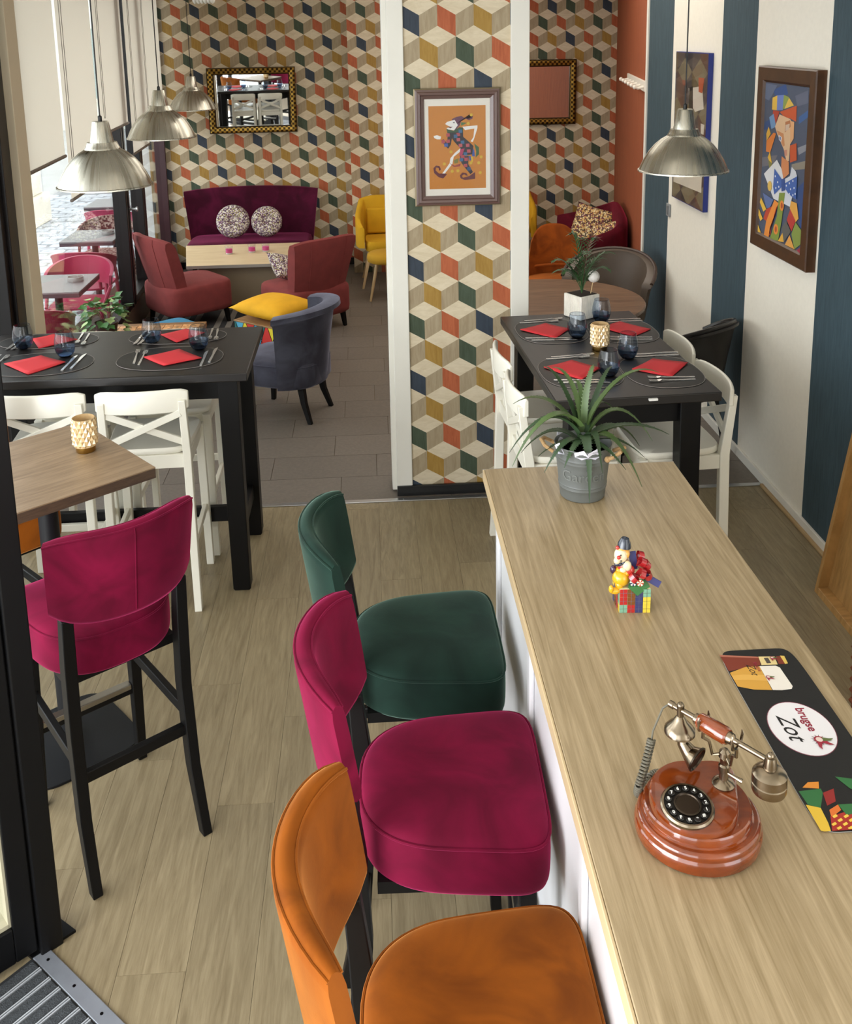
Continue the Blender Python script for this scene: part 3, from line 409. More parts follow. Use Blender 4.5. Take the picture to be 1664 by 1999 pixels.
# ---------------------------------------------------------------- window front on the left
def xw(y): return -2.08 - 0.05 * (y - 8.7)
def wbox(mb, y0, y1, o0, o1, z0, z1, mi=0):
    a, b = xw(y0), xw(y1)
    return mb.hexa([(a + o0, y0, z0), (a + o1, y0, z0), (b + o1, y1, z0), (b + o0, y1, z0)], [(a + o0, y0, z1), (a + o1, y0, z1), (b + o1, y1, z1), (b + o0, y1, z1)], mi)
FRAME = mat('aubergine_black_frame', '120c0b', 0.35, spec=0.35)
PANE = glass('window_glass', (0.97, 0.98, 0.97), refl=1.0)
PIERC = mat('pier_cream', 'd8c9ad', 0.7)
mb = MB(); wbox(mb, 5.24, 5.43, -0.12, 0.12, 0, 3.2); wbox(mb, 3.0, 10.9, -0.06, 0.05, 2.95, 3.2)
wl = struct(mb.build('wall_left', PIERC, smooth=False, bevel=0.004))
mb = MB(); wbox(mb, 5.43, 10.9, -0.08, 0.06, -0.06, 0.23)
mb.build('sill_panel', mat('sill_brown', '4a3a2e', 0.5), wl, smooth=False)
def window(n, y0, y1, z0=0.23, z1=2.95, fw=0.055, stile=(True, True), fm=None):
    e = MB(); fr = MB()
    wbox(fr, y0, y1, -0.05, 0.05, z0, z0 + 0.05); wbox(fr, y0, y1, -0.05, 0.05, z1 - 0.05, z1)
    if stile[0]: wbox(fr, y0, y0 + fw, -0.05, 0.06, z0, z1)
    if stile[1]: wbox(fr, y1 - fw, y1, -0.05, 0.06, z0, z1)
    o = struct(fr.build('window_%d' % n, fm or FRAME, smooth=False, bevel=0.004))
    g = MB(); wbox(g, y0 + 0.02, y1 - 0.02, -0.004, 0.002, z0 + 0.03, z1 - 0.03); g.build('pane', PANE, o, smooth=False)
    return o
window(1, 5.43, 8.36)
window(2, 8.40, 9.16)
window(3, 9.20, 10.66, fw=0.045, fm=mat('plum_frame', '35161c', 0.35))
window(4, 3.30, 5.10, 0.05)
mb = MB(); wbox(mb, 5.10, 5.24, -0.06, 0.08, 0, 2.95); struct(mb.build('trim_3', FRAME, smooth=False, bevel=0.004))
MB().lathe([(0.012, 0), (0.012, 0.05), (0.02, 0.055), (0.02, 0.07)], 10, (xw(8.42) + 0.06, 8.42, 1.05), axis=(1, 0, 0)).build('latch', ALU, bpy.data.objects['window_2'])
# roller blinds
BLIND = translucent('blind_cloth', 'f2ede4', 0.55)
BAR = mat('blind_bar', '6e625a', 0.4)
CORD = mat('blind_cord', '8a8078', 0.5)
def blind(y0, y1, zb, label, cords, off=0.085):
    t = thing('roller_blind', (xw((y0 + y1) / 2) + off, (y0 + y1) / 2, zb), 0, label, 'blind', 'white roller blinds on the window front')
    bx, by = xw((y0 + y1) / 2) + off, (y0 + y1) / 2
    def P(y, z, o=0.0): return (xw(y) + off + o - bx, y - by, z - zb)
    MB().loft([[P(y0, zb + 0.01), P(y0, 2.9), P(y0, 2.9, 0.002), P(y0, zb + 0.01, 0.002)], [P(y1, zb + 0.01), P(y1, 2.9), P(y1, 2.9, 0.002), P(y1, zb + 0.01, 0.002)]]).build('cloth', BLIND, t, smooth=False)
    MB().tube([P(y0 - 0.006, zb + 0.008, 0.001), P(y1 + 0.006, zb + 0.008, 0.001)], 0.011, 10).build('bottom_bar', BAR, t)
    MB().tube([P(y0, 2.92, -0.02), P(y1, 2.92, -0.02)], 0.028, 12).build('roller', WHITE, t)
    for cy, cz in cords:
        pts = [P(cy, 2.9, 0.02), P(cy, cz, 0.02), P(cy + 0.015, cz - 0.02, 0.02), P(cy + 0.035, cz - 0.02, 0.02), P(cy + 0.05, cz, 0.02), P(cy + 0.05, 2.9, 0.02)]
        MB().tube(pts, 0.0022, 6).build('pull_cord', CORD, t)
blind(5.36, 6.33, 1.734, 'wide white roller blind beside the cream pier, half lowered', [])
blind(6.40, 7.36, 1.443, 'white roller blind drawn lowest, behind the nearest steel pendant', [(6.42, 1.52)])
blind(7.46, 8.52, 1.754, 'white roller blind between a low blind and the black mullions', [(7.50, 1.9)])
blind(8.535, 9.36, 1.49, 'narrow white roller blind in front of the black mullions', [(8.62, 1.62)], 0.11)
blind(9.42, 10.55, 1.60, 'white roller blind ending at the cube wallpaper corner', [(9.46, 1.8)])

# ---------------------------------------------------------------- entrance door and mat
d1 = Vector((-0.77, -0.64, 0)).normalized(); nrm = Vector((-d1.y, d1.x, 0)); P0 = Vector((-0.935, 2.42, 0))
def dbox(mb, t0, t1, n0, n1, z0, z1, mi=0):
    q = lambda t, n, z: P0 + d1 * t + nrm * n + Vector((0, 0, z))
    return mb.hexa([q(t0, n0, z0), q(t1, n0, z0), q(t1, n1, z0), q(t0, n1, z0)], [q(t0, n0, z1), q(t1, n0, z1), q(t1, n1, z1), q(t0, n1, z1)], mi)
BLKF = mat('black_door_frame', '050506', 0.45, spec=0.25)
mb = MB(); dbox(mb, 0.0, 0.062, -0.04, 0.05, 0.0, 2.6)
dr = struct(mb.build('door_1', BLKF, smooth=False, bevel=0.004))
mb = MB(); dbox(mb, 0.066, 0.125, -0.03, 0.04, 0.02, 2.6); dbox(mb, 0.125, 1.0, -0.03, 0.04, 0.02, 0.13); dbox(mb, 0.94, 1.0, -0.03, 0.04, 0.13, 2.6); dbox(mb, 0.125, 0.94, -0.03, 0.04, 2.48, 2.6)
mb.build('leaf_frame', BLKF, dr, smooth=False, bevel=0.004)
mb = MB(); dbox(mb, 0.12, 0.945, 0.0, 0.006, 0.125, 2.485); mb.build('pane', PANE, dr, smooth=False)
mb = MB(); dbox(mb, 0.118, 0.132, -0.034, 0.03, 0.13, 2.48); dbox(mb, 0.13, 0.94, -0.034, 0.03, 0.128, 0.142); mb.build('gasket', mat('pale_gasket', 'a8a188', 0.6), dr, smooth=False)
for z in (0.62, 0.16):
    MB().lathe([(0.006, 0), (0.006, 0.003), (0.002, 0.004)], 8, tuple(P0 + d1 * 0.09 + nrm * -0.031 + Vector((0, 0, z))), axis=tuple(-nrm)).build('screw', ALU, dr)
mb = MB(); dbox(mb, -0.02, 1.0, -0.085, -0.032, 0.0, 0.010); mb.build('door_sill', mat('sill_dark_metal', '3a3530', 0.45, 0.5), dr, smooth=False, bevel=0.002)
mb = MB(); q = [P0 + Vector((-0.03, 0.06, 0.001)), P0 + Vector((0.055, -0.005, 0.001)), P0 + Vector((-0.04, -0.085, 0.001)), P0 + Vector((-0.12, -0.02, 0.001))]
mb.hexa([q[0], q[3], q[2], q[1]], [p + Vector((0, 0, 0.008)) for p in (q[0], q[3], q[2], q[1])]); mb.build('threshold_plate', BLKF, dr, smooth=False)
e1 = Vector((0.74, -0.67, 0)).normalized(); e2 = Vector((-e1.y, e1.x, 0)) * -1.0
MO = Vector((-0.945, 2.372, 0))
dm = thing('entrance_mat', tuple(MO), 0, 'charcoal ribbed entrance mat with aluminium strips beside the black door frame', 'door mat')
def mbox(mb, a0, a1, b0, b1, z0, z1, mi=0):
    q = lambda a, b, z: e1 * a + e2 * b + Vector((0, 0, z))
    return mb.hexa([q(a0, b0, z0), q(a1, b0, z0), q(a1, b1, z0), q(a0, b1, z0)], [q(a0, b0, z1), q(a1, b0, z1), q(a1, b1, z1), q(a0, b1, z1)], mi)
mb = MB(); mbox(mb, 0, 1.0, 0.0, 0.045, 0.0005, 0.006); o = mb.build('edge_strip', mat('edge_alu', '9da2ab', 0.38, 0.55, var=0.06, vscale=20), dm, smooth=False, bevel=0.002)
for k in range(5):
    MB().lathe([(0.0045, 0), (0.0045, 0.0008)], 8, tuple(e1 * (0.04 + k * 0.125) + e2 * 0.022 + Vector((0, 0, 0.006)))).build('screw', mat('screw_dark', '2c2c2e', 0.4, 1.0), o)
PILE = mat('mat_pile', '35383b', 0.95, var=0.35, vscale=160, bump=1.0, bscale=300)
RIB = mat('mat_rib', 'b9bdc2', 0.4, 0.3)
mb = MB(); mbox(mb, 0, 1.0, 0.046, 0.80, 0.0005, 0.003); mb.build('mat_base', mat('mat_base', '1c1d1f', 0.8), dm, smooth=False)
for k in range(14):
    a = 0.012 + k * 0.046
    mb = MB(); mbox(mb, a, a + 0.03, 0.05, 0.79, 0.003, 0.009); mb.build('carpet_strip', PILE, dm, smooth=False, bevel=0.003)
    for aa in (a + 0.0325, a + 0.0395):
        mb = MB(); mbox(mb, aa, aa + 0.0035, 0.05, 0.79, 0.003, 0.0095); mb.build('metal_rib', RIB, dm, smooth=False)

# ================================================================ furniture
BLACKW = mat('black_stained_wood', '080707', 0.5, var=0.15, vscale=20, spec=0.25)
def sq_leg(pts, sizes, parent, m, name='leg', bev=0.003):
    rings = []
    for (x, y, z), s in zip(pts, sizes):
        a, b = (s if isinstance(s, tuple) else (s, s)); a /= 2; b /= 2
        rings.append([(x - a, y - b, z), (x + a, y - b, z), (x + a, y + b, z), (x - a, y + b, z)])
    return MB().loft(rings).build(name, m, parent, bevel=bev)
def scale_ring(out, s, z, dz=0.0): return [(x * s, y * s, z) for x, y in out]
def make_stool(cname, base, light, loc, rz, label):
    V = velvet('velvet_' + cname, base, light)
    t = thing('bar_stool', loc, rz, label, 'bar stool', 'velvet bar stools')
    out = superellipse(0.213, 0.212, 6.5, 44, 0.09)[:23] + superellipse(0.213, 0.212, 2.7, 44, 0.09)[23:]
    prof = [(0.90, 0.640), (0.965, 0.643), (0.995, 0.657), (1.0, 0.69), (1.0, 0.745), (0.985, 0.764), (0.955, 0.775), (0.85, 0.784), (0.6, 0.792), (0.3, 0.796), (0.05, 0.797)]
    st_ = MB().loft([scale_ring(out, s, z) for s, z in prof]).build('seat', V, t, sub=1)
    MB().tube([(x * 0.99, y * 0.99, 0.763) for x, y in out], 0.0035, 6, loop=True).build('piping', V, st_)
    MB().box(-0.17, 0.17, -0.17, 0.17, 0.62, 0.65).build('seat_base', BLACKW, t)
    rings = []; n = 19
    def back_pt(u, z):
        hw = 0.203 + 0.014 * (z - 0.85) / 0.29
        return (u * hw, -0.284 + 0.084 * u * u - 0.042 * (z - 0.85) / 0.29)
    for i in range(n):
        u = -1 + 2 * i / (n - 1); zt = 1.14 - 0.022 * abs(u) ** 5; zb = 0.848 + 0.035 * abs(u) ** 5
        th = 0.024 * (1 - 0.35 * abs(u) ** 8); ring = []
        tx, ty = 0.22, 2 * 0.085 * u; l = math.hypot(tx, ty); nx, ny = -ty / l, tx / l
        for z, o in [(zb, 0.0), (zb + 0.006, 0.75), (zb + 0.02, 1), (zb + (zt - zb) * .33, 1.05), (zb + (zt - zb) * .66, 1.05), (zt - 0.03, 1), (zt - 0.008, 0.8), (zt, 0.25), (zt, -0.25), (zt - 0.008, -0.8), (zt - 0.03, -1), (zb + (zt - zb) * .66, -1), (zb + (zt - zb) * .33, -1), (zb + 0.02, -1), (zb + 0.006, -0.75)]:
            x, y = back_pt(u, z); ring.append((x + nx * th * o, y + ny * th * o, z))
        rings.append(ring)
    bk_ = MB().loft(rings).build('backrest', V, t, angle=60)
    for sgn in (1, -1):
        MB().tube([Vector(r[6 if sgn > 0 else 9]) for r in rings], 0.003, 6).build('piping', V, bk_)
    mid = rings[n // 2]
    MB().tube([Vector(mid[k]) + Vector((0, -0.0005, 0)) for k in (9, 10, 11, 12, 13)], 0.0022, 6).build('seam', V, bk_)
    for s in (-1, 1):
        sq_leg([(s * 0.172, 0.178, 0), (s * 0.168, 0.165, 0.35), (s * 0.165, 0.155, 0.65)], [0.030, 0.036, 0.040], t, BLACKW)
        sq_leg([(s * 0.178, -0.275, 0), (s * 0.175, -0.225, 0.22), (s * 0.172, -0.205, 0.5), (s * 0.172, -0.213, 0.72), (s * 0.172, -0.226, 0.87)], [(0.03, 0.034), (0.034, 0.04), (0.036, 0.044), (0.036, 0.044), (0.034, 0.034)], t, BLACKW)
        MB().bar((s * 0.168, 0.165, 0.42), (s * 0.173, -0.21, 0.40), 0.022, 0.036).build('stretcher', BLACKW, t, bevel=0.003)
    MB().bar((-0.17, -0.212, 0.345), (0.17, -0.212, 0.345), 0.022, 0.036).build('stretcher', BLACKW, t, bevel=0.003)
    fs_ = MB().bar((-0.165, 0.172, 0.285), (0.165, 0.172, 0.285), 0.024, 0.036).build('stretcher', BLACKW, t, bevel=0.003)
    MB().box(-0.15, 0.15, 0.157, 0.188, 0.287, 0.306).build('footrest_plate', mat('footrest_steel', 'a8a49c', 0.3, 1.0), fs_, bevel=0.002)
    return t
make_stool('green', '1b332a', '8aa89a', (0.125, 2.575, 0), -PI / 2, 'dark green velvet bar stool at the counter, farthest from the telephone')
make_stool('magenta', '780b32', 'd8487f', (0.15, 2.015, 0), -PI / 2 - 0.03, 'magenta velvet bar stool at the counter, between the green and orange stools')
make_stool('orange', '97500f', 'f0a860', (0.155, 1.43, 0), -PI / 2, 'orange velvet bar stool at the counter beside the telephone')
make_stool('magenta', '780b32', 'd8487f', (-0.878, 2.866, 0), 0.6435, 'magenta velvet bar stool at the small square pedestal table')
make_stool('orange', '97500f', 'f0a860', (-1.455, 3.50, 0), 0.74 + PI, 'orange velvet bar stool on the window side of the pedestal table')

# ---- bar counter
OAKT = wood('counter_oak', 'b39e7d', '7d6947', scale=2.6, stretch=(24, 1.0, 24), rough=0.36, contrast=1.6)
bc = thing('bar_counter', (0.64, 1.6, 0), 0, 'long bar counter with pale oak worktop and white panel front', 'counter')
WPAN = mat('counter_white', 'f0f0f2', 0.4)
EDGE = mat('oak_edge', 'c9b18a', 0.4)
MB().box(-0.300, 0.305, -1.25, 1.337, 1.062, 1.100).build('worktop', OAKT, bc, bevel=0.002)
MB().box(-0.3065, -0.3005, -1.25, 1.337, 1.063, 1.0985).build('edge_band', EDGE, bc, bevel=0.0015)
MB().box(-0.3065, 0.3065, 1.3375, 1.3415, 1.063, 1.099).build('edge_band', mat('far_edge_metal', 'a09a90', 0.35, 0.6), bc, bevel=0.001)
MB().box(-0.22, 0.25, -1.2, 1.28, 0.09, 1.06).build('body', WPAN, bc, smooth=False)
y = -1.2
while y < 1.25:
    y1 = min(y + 0.62, 1.28)
    MB().box(-0.262, -0.222, y + 0.003, y1 - 0.003, 0.10, 1.06).build('front_panel', WPAN, bc, bevel=0.004)
    MB().box(-0.275, -0.262, y1 - 0.05, y1 - 0.012, 0.10, 1.06).build('front_rib', WPAN, bc, bevel=0.005)
    y = y1
MB().box(-0.2, 0.23, -1.18, 1.24, 0.0, 0.09).build('plinth', BLACKW, bc, smooth=False)

# ---- small pedestal table
GREYOAK = wood('grey_oak', '9d8468', '6f583f', scale=2.6, stretch=(1.2, 14, 14), rough=0.4, contrast=1.4)
pt = thing('pedestal_table', (-1.12, 3.22, 0), math.atan2(0.64, 0.77), 'small square pedestal table with grey oak top and black column', 'table')
DKEDGE = wood('dark_edge', '5a4636', '44342a', scale=4, stretch=(3, 3, 20))
MB().box(-0.263, 0.263, -0.283, 0.283, 1.046, 1.05).build('tabletop', GREYOAK, pt)
MB().box(-0.263, 0.263, -0.283, 0.283, 1.012, 1.0455).build('edge_band', DKEDGE, pt, bevel=0.001)
SATIN = mat('satin_black_steel', '121316', 0.5, spec=0.3)
MB().lathe([(0.033, 0.012), (0.033, 1.01)], 24).build('column', SATIN, pt)
MB().box(-0.15, 0.15, -0.15, 0.15, 1.0, 1.012).build('top_plate', SATIN, pt)
MB().prism(superellipse(0.2, 0.2, 5, 40), 0.0, 0.010).build('base_plate', SATIN, pt, bevel=0.002)

# ---- high black tables
def high_table(loc, rz, L, Wd, label, soff=0.0):
    t = thing('high_table', loc, rz, label, 'table')
    TOP = wood('black_brown_top', '1d1815', '14110f', scale=3, stretch=(1.2, 16, 16), rough=0.38)
    MB().box(-L / 2, L / 2, -Wd / 2, Wd / 2, 1.012, 1.05).build('tabletop', TOP, t, bevel=0.004)
    lx, ly = L / 2 - 0.095, Wd / 2 - 0.105
    for s in (-1, 1):
        MB().box(-lx, lx, s * ly - 0.011, s * ly + 0.011, 0.905, 1.012).build('apron', BLACKW, t, bevel=0.002)
        MB().box(s * lx - 0.011, s * lx + 0.011, -ly, ly, 0.905, 1.012).build('apron', BLACKW, t, bevel=0.002)
        for q in (-1, 1):
            sq_leg([(s * (lx + 0.012), q * (ly + 0.01), 0), (s * (lx + 0.012), q * (ly + 0.01), 0.012), (s * lx, q * ly, 1.012)], [0.066, 0.078, 0.086], t, BLACKW)
        MB().bar((s * (lx + 0.006), -ly, 0.24), (s * (lx + 0.006), ly, 0.24), 0.03, 0.075).build('stretcher', BLACKW, t, bevel=0.003)
    MB().bar((-lx, soff, 0.24), (lx, soff, 0.24), 0.03, 0.075).build('stretcher', BLACKW, t, bevel=0.003)
    return t
high_table((-1.172, 4.45, 0), 0.0, 1.265, 0.70, 'long black high table by the windows, set for four')
rt = high_table((1.003, 4.245, 0), PI / 2 + 0.046, 1.20, 0.668, 'black high table behind the counter, set for four with candle holder', -0.02)
MB().box(-0.612, -0.6015, -0.07, -0.035, 1.034, 1.042).build('sticker', mat('white_sticker', 'ecebe6', 0.5), rt)

# ---- white cross-back bar chairs
WCH = mat('white_lacquer', 'e8e4d6', 0.4, coat=0.15, var=0.02, vscale=5)
def make_chair():
    t = thing('bar_chair', (0, 0, 0)); t['category'] = 'bar chair'
    out = superellipse(0.185, 0.185, 5, 40, 0.07)
    MB().loft([scale_ring(out, 0.97, 0.716), scale_ring(out, 1.0, 0.722), scale_ring(out, 1.0, 0.738), scale_ring(out, 0.97, 0.745), scale_ring(out, 0.7, 0.741), scale_ring(out, 0.3, 0.739)]).build('seat', WCH, t, angle=50)
    for s in (-1, 1):
        sq_leg([(s * 0.178, -0.215, 0), (s * 0.172, -0.19, 0.35), (s * 0.17, -0.182, 0.72), (s * 0.166, -0.215, 0.97)], [(0.032, 0.04), (0.034, 0.042), (0.034, 0.042), (0.03, 0.03)], t, WCH)
        sq_leg([(s * 0.182, 0.185, 0), (s * 0.172, 0.165, 0.716)], [0.034, 0.038], t, WCH)
        MB().bar((s * 0.176, 0.175, 0.30), (s * 0.174, -0.19, 0.30), 0.02, 0.034).build('rung', WCH, t, bevel=0.003)
        MB().box(s * 0.17 - 0.01, s * 0.17 + 0.01, -0.17, 0.155, 0.655, 0.716).build('seat_rail', WCH, t, bevel=0.002)
    MB().bar((-0.18, 0.178, 0.22), (0.18, 0.178, 0.22), 0.022, 0.036).build('rung', WCH, t, bevel=0.003)
    MB().bar((-0.175, -0.192, 0.34), (0.175, -0.192, 0.34), 0.02, 0.034).build('rung', WCH, t, bevel=0.003)
    for yy in (-0.178, 0.16): MB().box(-0.16, 0.16, yy - 0.01, yy + 0.01, 0.655, 0.716).build('seat_rail', WCH, t, bevel=0.002)
    rings = []
    for i in range(15):
        u = -1 + 2 * i / 14; x = 0.192 * u; y = -0.228 + 0.032 * u * u; e = 1 - 0.28 * abs(u) ** 10
        zc, hh = 0.968, 0.050 * e
        rings.append([(x, y - 0.011, zc - hh), (x, y + 0.009, zc - hh), (x, y + 0.012 - 0.004, zc + hh * 0.8), (x, y + 0.004, zc + hh), (x, y - 0.006, zc + hh), (x, y - 0.011, zc + hh * 0.8)])
    MB().loft(rings).build('top_rail', WCH, t, bevel=0.004)
    MB().bar((-0.158, -0.20, 0.775), (0.158, -0.217, 0.915), 0.016, 0.030).build('cross_slat', WCH, t, bevel=0.002)
    MB().bar((0.158, -0.190, 0.775), (-0.158, -0.207, 0.915), 0.016, 0.030).build('cross_slat', WCH, t, bevel=0.002)
    return t
ch0 = make_chair(); used = [False]
def place_chair(x, y, rz, label, group):
    if not used[0]: used[0] = True; o = ch0; o.location = (x, y, 0); o.rotation_euler = (0, 0, rz)
    else: o = dup(ch0, (x, y, 0), rz)
    o['label'] = label; o['group'] = group; return o
place_chair(-0.978, 4.232, 0.03, 'white cross-back bar chair next to the table leg, backing the counter side', 'white chairs at the long black table')
place_chair(-1.40, 4.232, 0.02, 'white cross-back bar chair behind the small pedestal table', 'white chairs at the long black table')
place_chair(-0.965, 4.685, PI, 'white bar chair tucked in from the lounge side, behind the table leg', 'white chairs at the long black table')
place_chair(-1.395, 4.685, PI, 'white bar chair tucked in from the lounge side, further along the windows', 'white chairs at the long black table')
place_chair(0.795, 4.40, -PI / 2 + 0.05, 'white bar chair beside the wallpapered partition', 'white chairs at the high table behind the counter')
place_chair(0.795, 3.975, -PI / 2 + 0.05, 'white bar chair behind the aloe plant, left of the high table', 'white chairs at the high table behind the counter')
place_chair(1.25, 3.985, PI / 2 + 0.06, 'white bar chair on the striped wall side, at the table end near the counter', 'white chairs at the high table behind the counter')
place_chair(1.245, 4.455, PI / 2 + 0.05, 'white bar chair on the striped wall side, beside the black armchair', 'white chairs at the high table behind the counter')

# ---- table settings
ZT = 1.05
MATM = mat('placemat_black', '0d0a09', 0.5, bump=0.15, bscale=250)
MATE = mat('placemat_edge', '8d8580', 0.5)
NAPK = mat('red_paper', 'cf2c33', 0.75, bump=0.08, bscale=300)
STEEL = mat('cutlery_steel', 'd2d0cc', 0.25, 0.75)
def placemat(x, y, a, b, rz, label, n=2.3):
    t = thing('placemat', (x, y, ZT), rz, label, 'placemat', 'black placemats')
    o = superellipse(a, b, n, 56)
    MB().loft([[(p, q, 0.0005) for p, q in o], [(p, q, 0.0026) for p, q in o]]).build('leather_mat', MATM, t)
    MB().tube([(p * 1.001, q * 1.001, 0.0021) for p, q in o], 0.0011, 5, loop=True).build('pale_edge', MATE, t)
def napkin(pts, label):
    cx = sum(p[0] for p in pts) / 4; cy = sum(p[1] for p in pts) / 4
    n = 6; rings = []; l = [Vector((p[0] - cx, p[1] - cy, 0)) for p in pts]
    mb = MB(); vs = []; random.seed(int(abs(cx * 977 + cy * 311)))
    ph = random.random() * 6
    for i in range(n + 1):
        for j in range(n + 1):
            u, v = i / n, j / n
            p = (l[0] * (1 - u) + l[1] * u) * (1 - v) + (l[3] * (1 - u) + l[2] * u) * v
            p.z = 0.0058 + 0.0022 * math.sin(3 * u + ph) * math.sin(2.5 * v + ph) + 0.004 * max(0, abs(u - .5) + abs(v - .5) - .7); vs.append(p)
    fs = [(i * (n + 1) + j, i * (n + 1) + j + 1, (i + 1) * (n + 1) + j + 1, (i + 1) * (n + 1) + j) for i in range(n) for j in range(n)]
    mb.add(vs, fs); o = mb.build('napkin', NAPK, None, solid=0.0035, angle=60); o.location = (cx, cy, ZT)
    tag(o, label, 'napkin', 'red napkins')
# tumblers
GLB = glass('smoke_blue_glass', (0.70, 0.77, 0.86), refl=1.2)
GLB2 = glass('deep_blue_glass', (0.24, 0.32, 0.45), refl=1.2)
def make_glass():
    t = thing('tumbler', (0, 0, 0)); t['category'] = 'glass'; t['group'] = 'blue glass tumblers'
    prof = [(0.005, 0.003), (0.022, 0.002), (0.030, 0.006), (0.040, 0.022), (0.0455, 0.045), (0.0455, 0.060), (0.043, 0.08), (0.038, 0.1), (0.0345, 0.113)]
    low = prof[:5]; MB().lathe(low, 28, cap=False).build('tinted_base', GLB2, t)
    MB().lathe(prof[4:], 28, cap=False).build('bowl', GLB, t)
    MB().tube([(0.0345 * math.cos(a * PI / 14), 0.0345 * math.sin(a * PI / 14), 0.113) for a in range(28)], 0.0009, 5, loop=True).build('rim', GLB2, t)
    MB().lathe([(0.0, 0.001), (0.022, 0.001), (0.029, 0.006), (0.030, 0.009), (0.0, 0.010)], 24, cap=False).build('thick_bottom', mat('glass_bottom_navy', '0f1a2c', 0.08, coat=1.0), t)
    return t
gl0 = make_glass(); gu = [0]
def tumbler(x, y, label):
    gu[0] += 1
    o = gl0 if gu[0] == 1 else dup(gl0)
    o.location = (x, y, ZT + 0.003); o['label'] = label; o.rotation_euler = (0, 0, gu[0] * 0.7)
# cutlery meshes, 0.2 long along +Y, head at +Y
def make_fork():
    mb = MB()
    hp = [(-0.095, 0.0048, 0.002), (-0.05, 0.0048, 0.0022), (0.02, 0.003, 0.0045), (0.045, 0.0024, 0.007)]
    mb.loft([[(-w, y, z - 0.0014), (w, y, z - 0.0014), (w, y, z + 0.0014), (-w, y, z + 0.0014)] for y, w, z in hp])
    hd = [(0.045, 0.0024, 0.007), (0.053, 0.0085, 0.0055), (0.062, 0.0105, 0.0042)]
    mb.loft([[(-w, y, z - 0.0009), (w, y, z - 0.0009), (w, y, z + 0.0009), (-w, y, z + 0.0009)] for y, w, z in hd])
    for k in range(4):
        xx = -0.0084 + k * 0.0056; mb.bar((xx, 0.06, 0.0042), (xx * 0.95, 0.098, 0.0075), 0.0029, 0.0016)
    o = mb.build('fork', STEEL); return o
def make_knife():
    mb = MB()
    mb.loft([[(-w, y, z - 0.002), (w, y, z - 0.002), (w, y, z + 0.002), (-w, y, z + 0.002)] for y, w, z in [(-0.105, 0.0052, 0.0026), (-0.09, 0.0056, 0.0026), (0.0, 0.0046, 0.0026)]])
    bl = [(0.0, -0.0038, 0.0038), (0.012, -0.006, 0.0045), (0.05, -0.0105, 0.0045), (0.085, -0.009, 0.0045), (0.1, -0.002, 0.0045), (0.106, 0.003, 0.0042)]
    mb.loft([[(a, y, 0.0018), (b, y, 0.0018), (b, y, 0.0032), (a, y, 0.0028)] for y, a, b in bl])
    return mb.build('table_knife', STEEL)
fk0, kn0 = make_fork(), make_knife(); fu = [0, 0]
def cutlery(kind, head, tail, label):
    src = (fk0, kn0)[kind]; fu[kind] += 1
    o = src if fu[kind] == 1 else dup(src)
    d = Vector((head[0] - tail[0], head[1] - tail[1])); c = ((head[0] + tail[0]) / 2, (head[1] + tail[1]) / 2)
    o.location = (c[0], c[1], ZT + 0.003); o.rotation_euler = (0, 0, math.atan2(-d.x, d.y))
    tag(o, label, ('fork', 'knife')[kind], ('dinner forks', 'dinner knives')[kind])
WN = 'long black table by the windows'; HN = 'high table behind the counter'
placemat(-0.905, 4.335, 0.232, 0.165, 0, 'oval black placemat on the window table, nearest the grey tub chair and counter')
placemat(-0.93, 4.665, 0.228, 0.118, 0, 'oval black placemat on the window table, lounge side, beside the mosaic table')
placemat(-1.47, 4.315, 0.23, 0.16, 0, 'oval black placemat on the window table, facing the pedestal table')
placemat(-1.535, 4.665, 0.228, 0.118, 0, 'oval black placemat on the window table, lounge side, beside the ivy plant')
napkin([(-1.026, 4.348), (-0.886, 4.451), (-0.761, 4.303), (-0.911, 4.221)], 'red napkin on the window table between forks and the knives near the table corner')
napkin([(-1.016, 4.69), (-0.91, 4.775), (-0.808, 4.699), (-0.916, 4.555)], 'red napkin on the window table, lounge side, between two blue tumblers')
napkin([(-1.624, 4.315), (-1.5, 4.431), (-1.357, 4.313), (-1.473, 4.169)], 'red napkin on the window table, above the white chair by the pedestal table')
napkin([(-1.62, 4.69), (-1.544, 4.765), (-1.397, 4.652), (-1.544, 4.542)], 'red napkin on the window table, lounge side, in front of the ivy plant')
for x, y, l in [(-1.033, 4.575, 'mosaic table side'), (-0.795, 4.45, 'table corner side'), (-1.616, 4.555, 'cream pier side'), (-1.385, 4.412, 'ivy plant side')]:
    tumbler(x, y, 'smoke blue stemless tumbler on the window table, ' + l)
SETL = [('nearest the counter, by the table corner', [(-1.072, 4.46, -1.05, 4.265), (-1.032, 4.44, -1.025, 4.241)], [(-0.752, 4.40, -0.75, 4.217), (-0.715, 4.45, -0.72, 4.256)]),
        ('lounge side, by the mosaic table', [(-0.771, 4.60, -0.781, 4.765), (-0.738, 4.58, -0.755, 4.762)], [(-1.112, 4.575, -1.104, 4.735), (-1.09, 4.57, -1.075, 4.73)]),
        ('above the pedestal table', [(-1.69, 4.45, -1.70, 4.26), (-1.648, 4.44, -1.665, 4.25)], [(-1.336, 4.405, -1.342, 4.215), (-1.302, 4.43, -1.31, 4.232)]),
        ('lounge side, by the ivy plant', [(-1.387, 4.60, -1.405, 4.778), (-1.352, 4.58, -1.37, 4.748)], [(-1.69, 4.545, -1.683, 4.74), (-1.665, 4.54, -1.655, 4.735)])]
